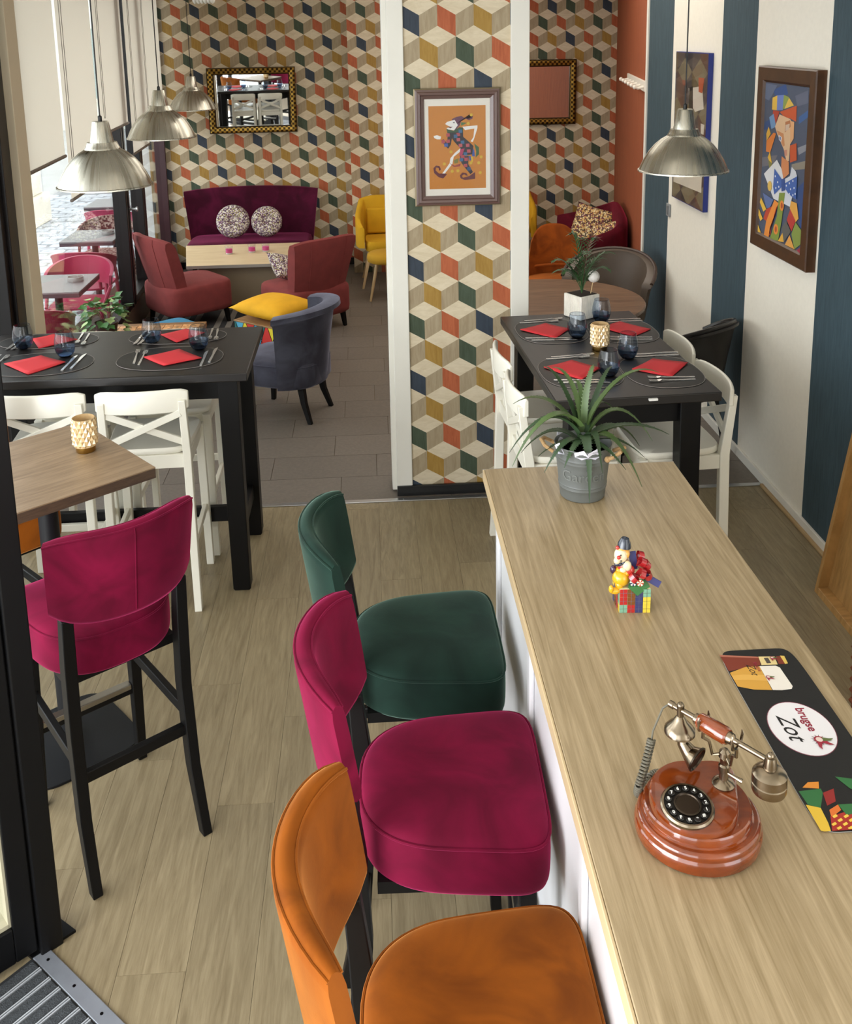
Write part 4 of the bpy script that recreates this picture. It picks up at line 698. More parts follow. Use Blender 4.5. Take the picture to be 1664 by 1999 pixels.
def lay(sets, tn):
    for pos, fks, kns in sets:
        for q, (a, b, c, d) in enumerate(fks): cutlery(0, (a, b), (c, d), '%s steel fork on the %s, %s' % (('outer', 'inner')[q], tn, pos))
        for q, (a, b, c, d) in enumerate(kns): cutlery(1, (a, b), (c, d), '%s steel knife on the %s, %s' % (('inner', 'outer')[q], tn, pos))
lay(SETL, 'window table')
rr = 0.046
placemat(0.862, 3.955, 0.168, 0.202, rr, 'black placemat on the high table behind the aloe leaves', 2.6)
placemat(1.198, 3.925, 0.16, 0.20, rr, 'black placemat on the high table at the corner by the striped wall', 2.6)
placemat(0.848, 4.545, 0.165, 0.20, rr, 'black placemat on the high table beside the cube-papered partition', 2.6)
placemat(1.185, 4.515, 0.155, 0.20, rr, 'black placemat on the high table beside the black armchair', 2.6)
napkin([(0.718, 4.012), (0.856, 4.099), (0.95, 3.973), (0.844, 3.85)], 'red napkin on the high table behind the aloe leaves')
napkin([(1.079, 3.945), (1.206, 4.08), (1.335, 4.001), (1.218, 3.846)], 'red napkin on the high table, corner by the striped wall and counter')
napkin([(0.702, 4.563), (0.842, 4.667), (0.937, 4.552), (0.846, 4.422)], 'red napkin on the high table beside the cube-papered partition')
napkin([(1.09, 4.56), (1.205, 4.65), (1.318, 4.505), (1.205, 4.40)], 'red napkin on the high table beside the black armchair')
for x, y, l in [(0.966, 3.89, 'in front of the aloe side napkin'), (1.102, 4.105, 'wall side of the candle holder'), (0.948, 4.43, 'partition side of the candle holder'), (1.118, 4.668, 'beside the white planter')]:
    tumbler(x, y, 'smoke blue stemless tumbler on the high table, ' + l)
SETR = [('behind the aloe leaves', [(0.94, 4.135, 0.747, 4.125), (0.965, 4.165, 0.775, 4.15)], [(0.935, 3.835, 0.736, 3.853), (0.95, 3.808, 0.75, 3.823)]),
        ('at the striped wall corner', [(1.115, 3.84, 1.315, 3.834), (1.12, 3.80, 1.297, 3.806)], [(1.14, 4.118, 1.315, 4.122), (1.165, 4.15, 1.305, 4.155)]),
        ('beside the partition', [(0.91, 4.695, 0.717, 4.685), (0.935, 4.735, 0.749, 4.72)], [(0.91, 4.415, 0.713, 4.435), (0.93, 4.388, 0.741, 4.40)]),
        ('beside the black armchair', [(1.10, 4.40, 1.29, 4.385), (1.10, 4.365, 1.275, 4.355)], [(1.13, 4.655, 1.295, 4.655), (1.14, 4.69, 1.285, 4.69)])]
lay(SETR, 'high table')
# ---- faceted gold candle holders
GOLDG = mat('amber_mirror_glass', 'e8c896', 0.14, 0.3, coat=1.0)
GOLDB = mat('brass_base', 'b08a48', 0.3, 1.0)
WAX = mat('cream_wax', 'f2dcb0', 0.5)
def candle_holder(x, y, z, label):
    t = thing('candle_holder', (x, y, z), 0, label, 'candle holder', 'faceted amber candle holders')
    n = 14; hh = 0.0163; mb = MB()
    for i in range(6):
        for j in range(n):
            zc = 0.023 + hh * 0.5 + i * hh; a0 = 2 * PI * (j + 0.5 * (i % 2)) / n; da = PI / n
            P = lambda a, r_, z_: (r_ * math.cos(a), r_ * math.sin(a), max(0.0225, min(z_, 0.1215)))
            mb.add([P(a0 - da, 0.039, zc), P(a0, 0.039, zc - hh), P(a0 + da, 0.039, zc), P(a0, 0.039, zc + hh), P(a0, 0.0445, zc)], [(0, 1, 4), (1, 2, 4), (2, 3, 4), (3, 0, 4)])
    mb.lathe([(0.0385, 0.022), (0.0385, 0.121), (0.0365, 0.1215), (0.0365, 0.03)], 28, cap=False)
    mb.build('faceted_glass', GOLDG, t, smooth=False)
    MB().lathe([(0.0, 0.0), (0.032, 0.0), (0.034, 0.003), (0.034, 0.019), (0.038, 0.023), (0.0, 0.024)], 32, cap=False).build('metal_base', GOLDB, t)
    MB().lathe([(0.019, 0.025), (0.019, 0.045), (0.0, 0.046)], 16, cap=False).build('tea_light', WAX, t)
candle_holder(1.012, 4.245, ZT, 'faceted amber candle holder at the centre of the high table')
candle_holder(-1.008, 3.335, 1.05, 'faceted amber candle holder on the small pedestal table')

# ================================================================ pendants
def brushed(name, col):
    if name in MATS: return MATS[name]
    m, N, L, p = new_mat(name); p.inputs['Base Color'].default_value = rgb(col); p.inputs['Metallic'].default_value = 1; p.inputs['Roughness'].default_value = 0.24
    p.inputs['Anisotropic'].default_value = 0.85; p.inputs['Anisotropic Rotation'].default_value = 0.0
    tg = N.new('ShaderNodeTangent'); tg.direction_type = 'RADIAL'; tg.axis = 'Z'; L.new(tg.outputs[0], p.inputs['Tangent'])
    tc = N.new('ShaderNodeTexCoord'); gr = N.new('ShaderNodeTexGradient'); gr.gradient_type = 'RADIAL'; L.new(tc.outputs['Object'], gr.inputs['Vector'])
    mu = N.new('ShaderNodeMath'); mu.operation = 'MULTIPLY'; mu.inputs[1].default_value = 34.0; L.new(gr.outputs['Fac'], mu.inputs[0])
    nz = N.new('ShaderNodeTexNoise'); nz.noise_dimensions = '1D'; nz.inputs['Scale'].default_value = 1.0; nz.inputs['Detail'].default_value = 4; L.new(mu.outputs[0], nz.inputs['W'])
    mr = N.new('ShaderNodeMapRange'); mr.inputs['From Min'].default_value = 0.3; mr.inputs['From Max'].default_value = 0.7; mr.inputs['To Min'].default_value = 0.14; mr.inputs['To Max'].default_value = 0.42
    L.new(nz.outputs['Fac'], mr.inputs['Value']); L.new(mr.outputs['Result'], p.inputs['Roughness'])
    bp = N.new('ShaderNodeBump'); bp.inputs['Strength'].default_value = 0.2; bp.inputs['Distance'].default_value = 0.004; L.new(nz.outputs['Fac'], bp.inputs['Height']); L.new(bp.outputs['Normal'], p.inputs['Normal'])
    MATS[name] = m; return m
SHADE = brushed('brushed_aluminium', 'b7b3a6')
CABLE = mat('cable_black', '12100f', 0.5)
def make_pendant(loc, label):
    t = thing('pendant_lamp', loc, 0, label, 'pendant lamp', 'brushed steel pendant lamps')
    dome = [(0.205, -0.004), (0.2045, 0.002), (0.199, 0.004), (0.192, 0.022), (0.178, 0.052), (0.158, 0.085), (0.132, 0.117), (0.102, 0.143), (0.076, 0.158)]
    inner = [(r - 0.0025, z - 0.001) for r, z in dome[2:]]
    MB().lathe(dome + inner[::-1], 48, cap=False).build('shade', SHADE, t, angle=40)
    MB().lathe([(0.076, 0.157), (0.075, 0.163), (0.071, 0.168), (0.063, 0.188), (0.0, 0.188)], 40, cap=False).build('collar', SHADE, t)
    MB().lathe([(0.0, 0.186), (0.051, 0.186), (0.050, 0.192), (0.036, 0.272), (0.033, 0.278), (0.0, 0.279)], 40, cap=False).build('socket_cover', SHADE, t)
    MB().lathe([(0.009, 0.278), (0.009, 0.298), (0.004, 0.303), (0.0, 0.303)], 12, cap=False).build('cord_grip', CABLE, t)
    MB().tube([(0, 0, 0.30), (0, 0, 3.2 - loc[2])], 0.0032, 8).build('cord', CABLE, t)
    MB().lathe([(0.016, 0.187), (0.018, 0.13), (0.03, 0.1), (0.03, 0.08), (0.018, 0.06), (0.0, 0.055)], 16, cap=False).build('bulb', mat('bulb_glass', 'f0ead8', 0.2), t)
make_pendant((-1.148, 4.42, 1.825), 'brushed steel pendant hanging over the long table by the windows, nearest the counter')
make_pendant((-1.228, 6.10, 1.868), 'brushed steel pendant hanging between the window table pendant and the lounge pendant')
make_pendant((-1.475, 8.70, 1.850), 'brushed steel pendant hanging in front of the gold mosaic mirror')
make_pendant((1.445, 4.50, 1.815), 'brushed steel pendant hanging in front of the striped wall')
sp = thing('spiral_lamp', (-0.92, 6.0, 2.70), 0, 'white coiled spiral tube lamp high before the cube wallpaper', 'lamp')
MB().tube([(0.12 * (i / 90.0 - 0.5), 0.055 * math.cos(i * 0.42), 0.055 * math.sin(i * 0.42)) for i in range(91)], 0.008, 8).build('coil', mat('white_coil', 'e6e4da', 0.35), sp)
MB().tube([(0, 0, 0.05), (0, 0, 0.5)], 0.003, 6).build('cord', CABLE, sp)

# ================================================================ lounge
def rounded_block(mb, a, b, prof, n=4.0, k=36, taper=0.0):
    o = superellipse(a, b, n, k, taper); mb.loft([[(x * s, y * s, z) for x, y in o] for s, z in prof]); return mb
# ---- plum sofa
PLUM = velvet('velvet_plum', '4e0d2a', '9a3f66')
sf = thing('sofa', (-1.235, 10.25, 0), 0, 'plum velvet two-seat sofa with buttoned flared back', 'sofa')
rings = []
for i in range(21):
    u = -1 + 2 * i / 20
    ring = []
    for z, o in [(0.24, 0.05), (0.5, 0.05), (0.80, 0.045), (0.875, 0.025), (0.885, 0.0), (0.87, -0.03), (0.8, -0.045), (0.5, -0.05), (0.24, -0.05)]:
        hw = 0.625 + 0.075 * (z - 0.24) / 0.64; zz = z + (0.03 * (1 - u * u) - 0.015 if z > 0.7 else 0)
        ring.append((u * hw, 0.335 - 0.10 * u ** 4 - o + 0.05 * (z - 0.24) / 0.64, zz))
    rings.append(ring)
MB().loft(rings).build('backrest', PLUM, sf, angle=60)
rounded_block(MB(), 0.63, 0.30, [(0.95, 0.18), (0.99, 0.195), (1, 0.22), (1, 0.36), (0.985, 0.39), (0.94, 0.405), (0.5, 0.412), (0.1, 0.414)], 7).build('seat', PLUM, sf, angle=60)
for x in (-0.475, -0.315, 0.32, 0.5, -0.15, 0.16):
    MB().ball((x, 0.322, 0.645), (0.014, 0.008, 0.014), 10, 6).build('button', PLUM, sf)
for sx in (-0.55, 0.55):
    for sy in (-0.22, 0.24): sq_leg([(sx, sy, 0), (sx, sy, 0.19)], [0.03, 0.045], sf, BLACKW)
TWEED = weave('tweed_mix', ['6b4258', 'd9d2c0', '9a8f5a', '4c3346', 'b9a7b0', 'e6e0d4', '7a6a78'], 105)
def round_cushion(x, y, z, r, rx, label):
    t = thing('round_cushion', (x, y, z), 0, label, 'cushion', 'round tweed cushions'); t.rotation_euler = (rx, 0, 0)
    pr = [(0.0, 0.018), (0.02, 0.02), (0.06, 0.045), (0.12, 0.052), (0.155, 0.035), (0.168, 0.0)]
    prof = [(a * r / 0.168, b) for a, b in pr] + [(a * r / 0.168, -b) for a, b in pr[::-1][1:]]
    MB().lathe(prof, 32, cap=False).build('cover', TWEED, t, angle=80)
    MB().ball((0, 0, 0.022), (0.014, 0.014, 0.008), 10, 6).build('button', TWEED, t)
round_cushion(-1.405, 10.26, 0.588, 0.172, 1.30, 'round tweed cushion on the plum sofa, nearer the window')
round_cushion(-1.06, 10.26, 0.578, 0.160, 1.28, 'round tweed cushion on the plum sofa, nearer the yellow armchair')
# ---- low table
ct = thing('low_table', (-1.07, 9.43, 0), 0, 'low wide table with pale birch top and taupe panel front', 'table')
MB().hexa([(-0.60, -0.46, 0.392), (0.62, -0.46, 0.392), (0.62, 0.46, 0.392), (-0.76, 0.46, 0.392)], [(-0.60, -0.46, 0.422), (0.62, -0.46, 0.422), (0.62, 0.46, 0.422), (-0.76, 0.46, 0.422)]).build('tabletop', wood('birch', 'e4cda6', 'd6bc92', scale=2, stretch=(1, 8, 8), rough=0.4), ct, bevel=0.003)
MB().box(-0.602, 0.622, -0.4625, -0.4605, 0.393, 0.421).build('edge_band', mat('grey_edge', '9a948c', 0.5), ct)
MB().box(-0.50, 0.58, -0.40, 0.40, 0.03, 0.39).build('panel_body', mat('taupe_panel', '86765f', 0.6), ct, bevel=0.003)
for sx in (-0.575, 0.6):
    for sy in (-0.42, 0.42): MB().box(sx - 0.02, sx + 0.02, sy - 0.02, sy + 0.02, 0.0, 0.392).build('leg', mat('grey_metal_leg', '9a9894', 0.4, 0.6), ct)
PINKW = mat('pink_wax', 'd8488c', 0.4); CLEAR = glass('clear_glass', (0.92, 0.93, 0.95))
for k, (x, y) in enumerate([(-1.345, 9.44), (-1.135, 9.49), (-1.005, 9.51)]):
    t = thing('tea_light_glass', (x, y, 0.423), 0, 'small pink tea light glass on the low table, ' + ('set apart towards the windows', 'in the middle of the row', 'at the sofa cushion end')[k], 'candle', 'pink tea lights')
    MB().lathe([(0.0, 0.0), (0.033, 0.0), (0.036, 0.01), (0.036, 0.075), (0.034, 0.078)], 20, cap=False).build('glass_cup', CLEAR, t)
    MB().lathe([(0.0, 0.001), (0.031, 0.001), (0.031, 0.012), (0.0, 0.012)], 16, cap=False).build('white_sand', mat('white_sand', 'e6e0d8', 0.9), t)
    MB().lathe([(0.0, 0.0125), (0.032, 0.0125), (0.0325, 0.048), (0.0, 0.05)], 16, cap=False).build('pink_wax', PINKW, t)
# ---- wine red slipper chairs
WINE = mat('wine_wool', '79302e', 0.9, var=0.10, vscale=14, bump=0.25, bscale=350, sheen=0.35, sheen_col='b0605a')
def slipper(loc, rz, label):
    t = thing('slipper_chair', loc, rz, label, 'lounge chair', 'wine red slipper chairs')
    rounded_block(MB(), 0.30, 0.31, [(0.93, 0.13), (0.985, 0.145), (1, 0.18), (1, 0.33), (0.985, 0.365), (0.94, 0.38), (0.5, 0.39), (0.1, 0.392)], 5.5, taper=-0.03).build('seat', WINE, t, angle=60)
    rings = []
    for i in range(15):
        u = -1 + 2 * i / 14; ring = []
        for z, o in [(0.32, 0.05), (0.55, 0.055), (0.77, 0.05), (0.815, 0.03), (0.825, 0.0), (0.815, -0.03), (0.77, -0.045), (0.55, -0.05), (0.32, -0.045)]:
            hw = 0.255 + 0.06 * (z - 0.32) / 0.5
            ring.append((u * hw, -0.245 + 0.07 * abs(u) ** 2.2 + o - 0.13 * (z - 0.32) / 0.5, z - (0.03 * u ** 4 if z > 0.7 else 0)))
        rings.append(ring)
    MB().loft(rings).build('backrest', WINE, t, angle=60)
    MB().tube([Vector(rings[3][k]) + Vector((0, -0.001, 0)) for k in (5, 6, 7, 8)], 0.003, 6).build('back_seam', WINE, t)
    MB().tube([Vector(rings[11][k]) + Vector((0, -0.001, 0)) for k in (5, 6, 7, 8)], 0.003, 6).build('back_seam', WINE, t)
    for sx in (-1, 1):
        for sy in (-1, 1): sq_leg([(sx * 0.235, sy * 0.25, 0), (sx * 0.22, sy * 0.235, 0.15)], [0.028, 0.042], t, BLACKW)
slipper((-1.60, 8.62, 0.004), math.atan2(-0.8, 0.6), 'wine red slipper chair standing close to the black window mullions')
slipper((-0.575, 8.38, 0.004), math.atan2(0.62, 0.78), 'wine red slipper chair holding a tweed cushion, behind the harlequin box')
def pillow(name, loc, size, rot, m, label, cat, group=None, th=0.06, puff=2.6):
    t = MB(); n = 14; a, b = size; vs = []; fs = []
    for side in (1, -1):
        for i in range(n + 1):
            for j in range(n + 1):
                u, v = -1 + 2 * i / n, -1 + 2 * j / n
                pin = 1 - 0.07 * (u * u * (1 - v * v) + v * v * (1 - u * u)) - 0.02 * (1 - u * u) * (1 - v * v) * 0
                h = th * ((1 - abs(u) ** puff) * (1 - abs(v) ** puff)) ** 0.55
                h += 0.004 * math.sin(7 * u + 2 * v) * (1 - abs(u)) * (1 - abs(v))
                sx = 1 - 0.06 * (1 - v * v) * abs(u) ; sy = 1 - 0.06 * (1 - u * u) * abs(v)
                vs.append((u * a * sx, v * b * sy, side * h))
    k = (n + 1) ** 2
    for s in (0, 1):
        for i in range(n):
            for j in range(n):
                q = [s * k + i * (n + 1) + j, s * k + (i + 1) * (n + 1) + j, s * k + (i + 1) * (n + 1) + j + 1, s * k + i * (n + 1) + j + 1]
                fs.append(tuple(q if s == 0 else q[::-1]))
    t.add(vs, fs); o = t.build(name, m, None, angle=80); o.location = loc; o.rotation_euler = rot
    bm = bmesh.new(); bm.from_mesh(o.data); bmesh.ops.remove_doubles(bm, verts=bm.verts, dist=1e-5); bm.to_mesh(o.data); bm.free()
    return tag(o, label, cat, group)
pillow('tweed_cushion', (-0.745, 8.53, 0.49), (0.15, 0.14), (0.75, 0.3, 0.75), TWEED, 'tweed cushion leaning in the wine red chair behind the harlequin box', 'cushion')
# ---- striped rug
rg = thing('striped_rug', (-1.20, 8.2, 0), 0, 'dark striped woven rug under the wine red chairs', 'rug')
RD = mat('rug_charcoal', '2b2a2b', 0.95, bump=0.4, bscale=300); RL = mat('rug_grey', '7d776f', 0.95, bump=0.4, bscale=300)
for k in range(26):
    MB().box(-0.72 + k * 0.05, -0.72 + k * 0.05 + 0.0495, -0.62, 0.75, 0.0004, 0.004).build('stripe', (RD, RL)[k % 2 if k % 3 else 0], rg, smooth=False)
# ---- harlequin box with yellow pillow
hb = thing('harlequin_box', (-0.705, 7.205, 0), math.atan2(-0.62, 0.78), 'box stool painted with yellow, red, blue and teal diamonds', 'stool')
MB().box(-0.215, 0.215, -0.22, 0.22, 0.0, 0.405).build('box_body', mat('mustard_side', '9a7a1c', 0.5), hb, smooth=False)
MB().box(-0.22, 0.22, -0.225, 0.225, 0.406, 0.418).build('lid', wood('lid_wood', 'a8835a', '8c6a44', scale=3, stretch=(2, 12, 12)), hb, smooth=False, bevel=0.002)
dsh = [([(-0.215, 0), (0.215, 0), (0.215, 0.405), (-0.215, 0.405)], '14110f')]
DC = ['e6d23a', '5aaed0', 'd23a34', '2f6a66']; dw, dh = 0.108, 0.16
for i in range(-4, 5):
    for j in range(-1, 5):
        cx_, cz_ = i * dw + (dw / 2 if j % 2 else 0), j * dh / 1.0 * 0.85 + 0.03
        c = DC[(i + 2 * (j % 2) + j // 2) % 4]; w_, h_ = dw * 0.47, dh * 0.8
        dsh.append(([(cx_ - w_, cz_), (cx_, cz_ - h_), (cx_ + w_, cz_), (cx_, cz_ + h_)], c))
art_print('diamond_front', dsh, lambda a, b, o: (a, -0.2205 - o, b), hb, clipbox=(-0.2148, 0.2148, 0.0, 0.4045))
YEL = mat('yellow_cotton', 'e0a616', 0.85, var=0.08, vscale=10, bump=0.3, bscale=60, sheen=0.3)
pillow('yellow_pillow', (-0.715, 7.19, 0.502), (0.25, 0.225), (0, 0.02, math.atan2(-0.62, 0.78)), YEL, 'puffy yellow pillow lying on the harlequin box', 'pillow', th=0.075)
# ---- slate tub chair
SLATE = velvet('velvet_slate', '4f505c', '9798aa')
def barrel(t, m, R, h0, h1, span, th, roll, lean=0.05, seg=25, name='backrest', low=0.0, sy=1.0):
    rings = []
    for i in range(seg):
        u = -1 + 2 * i / (seg - 1); a = -PI / 2 + u * span; top = h1 - low * abs(u) ** 2.0
        cx_, cy_ = math.cos(a), math.sin(a); ring = []
        for z, o in [(h0, 0), (h0, th), ((h0 + top) / 2, th), (top - roll, th + roll * 0.2), (top - roll * 0.6, th + roll * 0.9), (top - roll * 0.1, th + roll * 0.8), (top, th * 0.5), (top - roll * 0.2, -0.1 * th), (top - roll, 0), ((h0 + top) / 2, 0)]:
            rr_ = R + o - th + lean * (z - h0) / (h1 - h0)
            ring.append((rr_ * cx_, rr_ * cy_ * sy, z))
        rings.append(ring)
    MB().loft(rings).build(name, m, t, angle=60)
tc_ = thing('tub_chair', (-0.575, 6.36, 0), math.atan2(0.93, 0.36), 'slate blue velvet tub chair with rolled back, beside the harlequin box', 'armchair')
barrel(tc_, SLATE, 0.27, 0.24, 0.775, 1.35, 0.055, 0.06, 0.05, low=0.04)
rounded_block(MB(), 0.235, 0.27, [(0.94, 0.24), (1, 0.26), (1, 0.37), (0.98, 0.40), (0.9, 0.415), (0.5, 0.425), (0.1, 0.427)], 3.5).build('seat', SLATE, tc_, angle=60)
MB().tube([(x * 0.99, y * 0.99, 0.385) for x, y in superellipse(0.235, 0.27, 3.5, 40)], 0.004, 6, loop=True).build('seat_piping', SLATE, tc_)
for s in (-1, 1):
    sq_leg([(s * 0.17, -0.235, 0), (s * 0.155, -0.19, 0.13), (s * 0.15, -0.17, 0.25)], [0.028, 0.036, 0.044], tc_, BLACKW)
    sq_leg([(s * 0.185, 0.20, 0), (s * 0.17, 0.18, 0.25)], [0.028, 0.042], tc_, BLACKW)
# ---- mosaic table with ivy, blue pouf
mt = thing('mosaic_table', (-1.545, 6.57, 0), 0.0, 'wooden side table inlaid with small picture tiles', 'table')
OAKD = wood('mosaic_oak', '8a6238', '6e4a26', scale=3, stretch=(2, 14, 14), rough=0.4)
MB().box(-0.37, 0.37, -0.37, 0.37, 0.44, 0.475).build('tabletop', OAKD, mt, bevel=0.003)
tl = shared_box(0.058, 0.058, 0.004, mat('picture_tile', 'c9925c', 0.35, var=0.55, vscale=45, rnd=0.25), 'mosaic_tile')
for a in range(11):
    for b in range(2): piece(tl, 'mosaic_tile', (-0.31 + a * 0.062, 0.275 - b * 0.062, 0.4785), mt)
for sx in (-0.32, 0.32):
    for sy in (-0.32, 0.32): sq_leg([(sx, sy, 0), (sx, sy, 0.44)], [0.035, 0.05], mt, OAKD)
bp_ = thing('blue_pouf', (-1.465, 7.10, 0), 0.72, 'low pouf with a blue felt top beside the mosaic table', 'pouf')
rounded_block(MB(), 0.20, 0.20, [(0.97, 0.30), (1, 0.315), (1, 0.37), (0.97, 0.395), (0.5, 0.405), (0.1, 0.407)], 7).build('seat', mat('blue_felt', '2f6f8e', 0.9, var=0.12, vscale=20, sheen=0.3), bp_, angle=60)
for sx in (-0.15, 0.15):
    for sy in (-0.15, 0.15): sq_leg([(sx, sy, 0), (sx, sy, 0.305)], [0.03, 0.04], bp_, BLACKW)
LEAF = mat('ivy_green', '3f6b34', 0.45, var=0.3, vscale=12, rnd=0.0)
LEAF2 = mat('ivy_pale', '8fa36a', 0.5, var=0.3, vscale=16)
iv = thing('ivy_plant', (-1.80, 6.66, 0.4805), 0, 'bushy variegated ivy plant in a dark pot on the mosaic table', 'plant')
MB().lathe([(0.0, 0.001), (0.06, 0.001), (0.078, 0.09), (0.082, 0.095), (0.076, 0.095), (0.07, 0.08), (0.0, 0.08)], 24, cap=False).build('pot', mat('dark_clay', '3a2620', 0.6), iv)
random.seed(5)
def leaf_shape(mb, base, d, up, L_, W_, mi=0, fold=0.15):
    d = d.normalized(); s = d.cross(up).normalized(); n_ = s.cross(d)
    pts = [base, base + d * L_ * .18 + s * W_ * .42, base + d * L_ * .42 + s * W_ * .5, base + d * L_ * .6 + s * W_ * .26, base + d * L_, base + d * L_ * .6 - s * W_ * .26, base + d * L_ * .42 - s * W_ * .5, base + d * L_ * .18 - s * W_ * .42]
    mid = [base + d * L_ * .3 - n_ * fold * W_, base + d * L_ * .6 - n_ * fold * W_ * .7]
    mb.add(pts + mid, [(0, 1, 2, 8), (8, 2, 3, 9), (9, 3, 4), (4, 5, 9), (9, 5, 6, 8), (8, 6, 7, 0)], mi)
for k in range(95):
    th_, ph_ = random.random() * 2 * PI, random.random() ** 0.7
    rad = 0.05 + 0.085 * math.sin(ph_ * PI * 0.62) ; h = 0.10 + 0.150 * (1 - ph_ * ph_) - 0.06 * ph_ ** 4
    b = Vector((rad * math.cos(th_), rad * math.sin(th_), h)) * (0.75 + 0.35 * random.random())
    d = Vector((math.cos(th_), math.sin(th_), 0.5 - ph_ * 1.3)) + Vector((random.uniform(-.5, .5), random.uniform(-.5, .5), random.uniform(-.3, .3)))
    mb = MB(); leaf_shape(mb, b, d, Vector((0, 0, 1)) + Vector((random.uniform(-.5, .5), random.uniform(-.5, .5), 0)), random.uniform(.05, .075), random.uniform(.05, .072))
    mb.build('leaf', LEAF if random.random() < 0.62 else LEAF2, iv, angle=70)
mb = MB()
for k in range(9):
    a = k * 0.7; mb.tube([(0.02 * math.cos(a), 0.02 * math.sin(a), 0.08), (0.05 * math.cos(a), 0.05 * math.sin(a), 0.16), (0.08 * math.cos(a), 0.08 * math.sin(a), 0.19)], 0.002, 5)
mb.build('stems', mat('ivy_stem', '5a5a30', 0.7), iv)
# ---- yellow armchairs and round stool
MUST = mat('yellow_wool', 'c9980f', 0.9, var=0.06, vscale=10, bump=0.25, bscale=350, sheen=0.25)
ASH = wood('ash_leg', 'cdb083', 'b6966a', scale=3, stretch=(12, 12, 1))
def yellow_chair(loc, rz, label):
    t = thing('yellow_armchair', loc, rz, label, 'armchair', 'yellow armchairs')
    rounded_block(MB(), 0.22, 0.24, [(0.95, 0.36), (1, 0.375), (1, 0.44), (0.97, 0.465), (0.5, 0.475), (0.1, 0.477)], 4).build('seat', MUST, t, angle=60)
    rings = []
    for i in range(21):
        u = -1 + 2 * i / 20; a = abs(u)
        if a < 0.5: x = 0.25 * u / 0.5; y = -0.235 + 0.02 * (a / 0.5) ** 3; top = 0.86 - 0.03 * (a / .5) ** 4
        else: f = (a - 0.5) / 0.5; x = math.copysign(0.25 + 0.035 * math.sin(f * PI), u); y = -0.215 + 0.40 * f; top = 0.83 - 0.22 * f ** 0.7
        ox, oy = (0.0, 0.03) if a < 0.45 else ((-0.028 * math.copysign(1, u)), 0.008)
        b0 = 0.40 - (0.0 if a < 0.5 else 0.0)
        rings.append([(x - ox, y - oy, b0), (x - ox, y - oy, top - 0.02), (x - ox * .5, y - oy * .5, top), (x + ox * .5, y + oy * .5, top), (x + ox, y + oy, top - 0.02), (x + ox, y + oy, b0)])
    MB().loft(rings).build('shell_back', MUST, t, angle=60)
    MB().box(-0.2, 0.2, -0.195, -0.15, 0.48, 0.74).build('back_cushion', MUST, t, bevel=0.02, seg=3)
    for s in (-1, 1):
        sq_leg([(s * 0.25, 0.22, 0), (s * 0.17, 0.15, 0.37)], [0.022, 0.04], t, ASH)
        sq_leg([(s * 0.25, -0.24, 0), (s * 0.16, -0.15, 0.37)], [0.022, 0.04], t, ASH)
yellow_chair((0.17, 9.80, 0), PI, 'yellow armchair with pale wooden legs beside the partition, behind a round yellow stool')
yellow_chair((1.41, 10.10, 0), PI, 'yellow armchair in the corner behind the orange chair')
ys = thing('round_stool', (0.155, 9.19, 0), 0.35, 'round yellow upholstered stool on pale wooden legs', 'stool')
MB().lathe([(0.0, 0.36), (0.165, 0.36), (0.185, 0.37), (0.19, 0.40), (0.185, 0.435), (0.165, 0.45), (0.08, 0.457), (0.0, 0.458)], 36, cap=False).build('seat', mat('mustard_wool', 'b98c1c', 0.9, var=0.06, vscale=10, bump=0.25, bscale=350), ys, angle=60)
for k in range(3):
    a = k * 2 * PI / 3 + PI * 1.05
    MB().tube([(0.19 * math.cos(a), 0.19 * math.sin(a), 0.001), (0.11 * math.cos(a), 0.11 * math.sin(a), 0.36)], [0.011, 0.018], 12).build('leg', ASH, ys)

# ================================================================ right rear corner
RUBY = velvet('velvet_ruby', '5e0f20', 'a8344c')
ls = thing('loveseat', (1.995, 9.10, 0), math.atan2(0.985, 0.17), 'curved ruby velvet loveseat against the orange wall', 'sofa')
rings = []
for i in range(33):
    u = -1 + 2 * i / 32; a = u * 1.62
    x = 0.70 * math.copysign(abs(math.sin(min(abs(a), PI / 2))) ** 0.75, a); y = -0.26 - 0.06 + 0.55 * (abs(u) ** 4.5)
    top = 0.84 - 0.20 * abs(u) ** 2.2; ring = []
    nx, ny = -(0.9 * u * abs(u) ** 2), -1 + 0.9 * abs(u) ** 3; l = math.hypot(nx, ny) or 1; nx, ny = -nx / l, ny / l
    for z, o in [(0.10, 0.045), (0.45, 0.055), (top - 0.04, 0.05), (top - 0.005, 0.02), (top, -0.01), (top - 0.03, -0.045), (0.45, -0.04), (0.10, -0.04)]:
        ring.append((x + nx * o, y + ny * o, z))
    rings.append(ring)
MB().loft(rings).build('curved_back', RUBY, ls, angle=60)
rounded_block(MB(), 0.64, 0.29, [(0.97, 0.10), (1, 0.12), (1, 0.36), (0.98, 0.40), (0.9, 0.415), (0.5, 0.42), (0.1, 0.42)], 4).build('seat', RUBY, ls, angle=60)
for sx in (-0.5, 0.5):
    for sy in (-0.2, 0.2): sq_leg([(sx, sy, 0), (sx, sy, 0.11)], [0.03, 0.04], ls, BLACKW)
ZIG = weave('zigzag_weave', ['d8b878', '6a4a3e', 'e6d4a8', '7a3c4a', 'c99a58', '4f3a30'], 85)
pillow('zigzag_cushion', (2.13, 9.36, 0.60), (0.20, 0.20), (1.32, 0.22, -0.55), ZIG, 'square zigzag patterned cushion upright on the ruby loveseat', 'cushion', 'zigzag cushions')
pillow('zigzag_cushion', (2.16, 8.80, 0.60), (0.19, 0.16), (1.15, -0.30, -0.75), ZIG, 'smaller zigzag cushion slumped in the ruby loveseat arm', 'cushion', 'zigzag cushions')
VOR = velvet('velvet_rust', '9a4a12', 'd98a48')
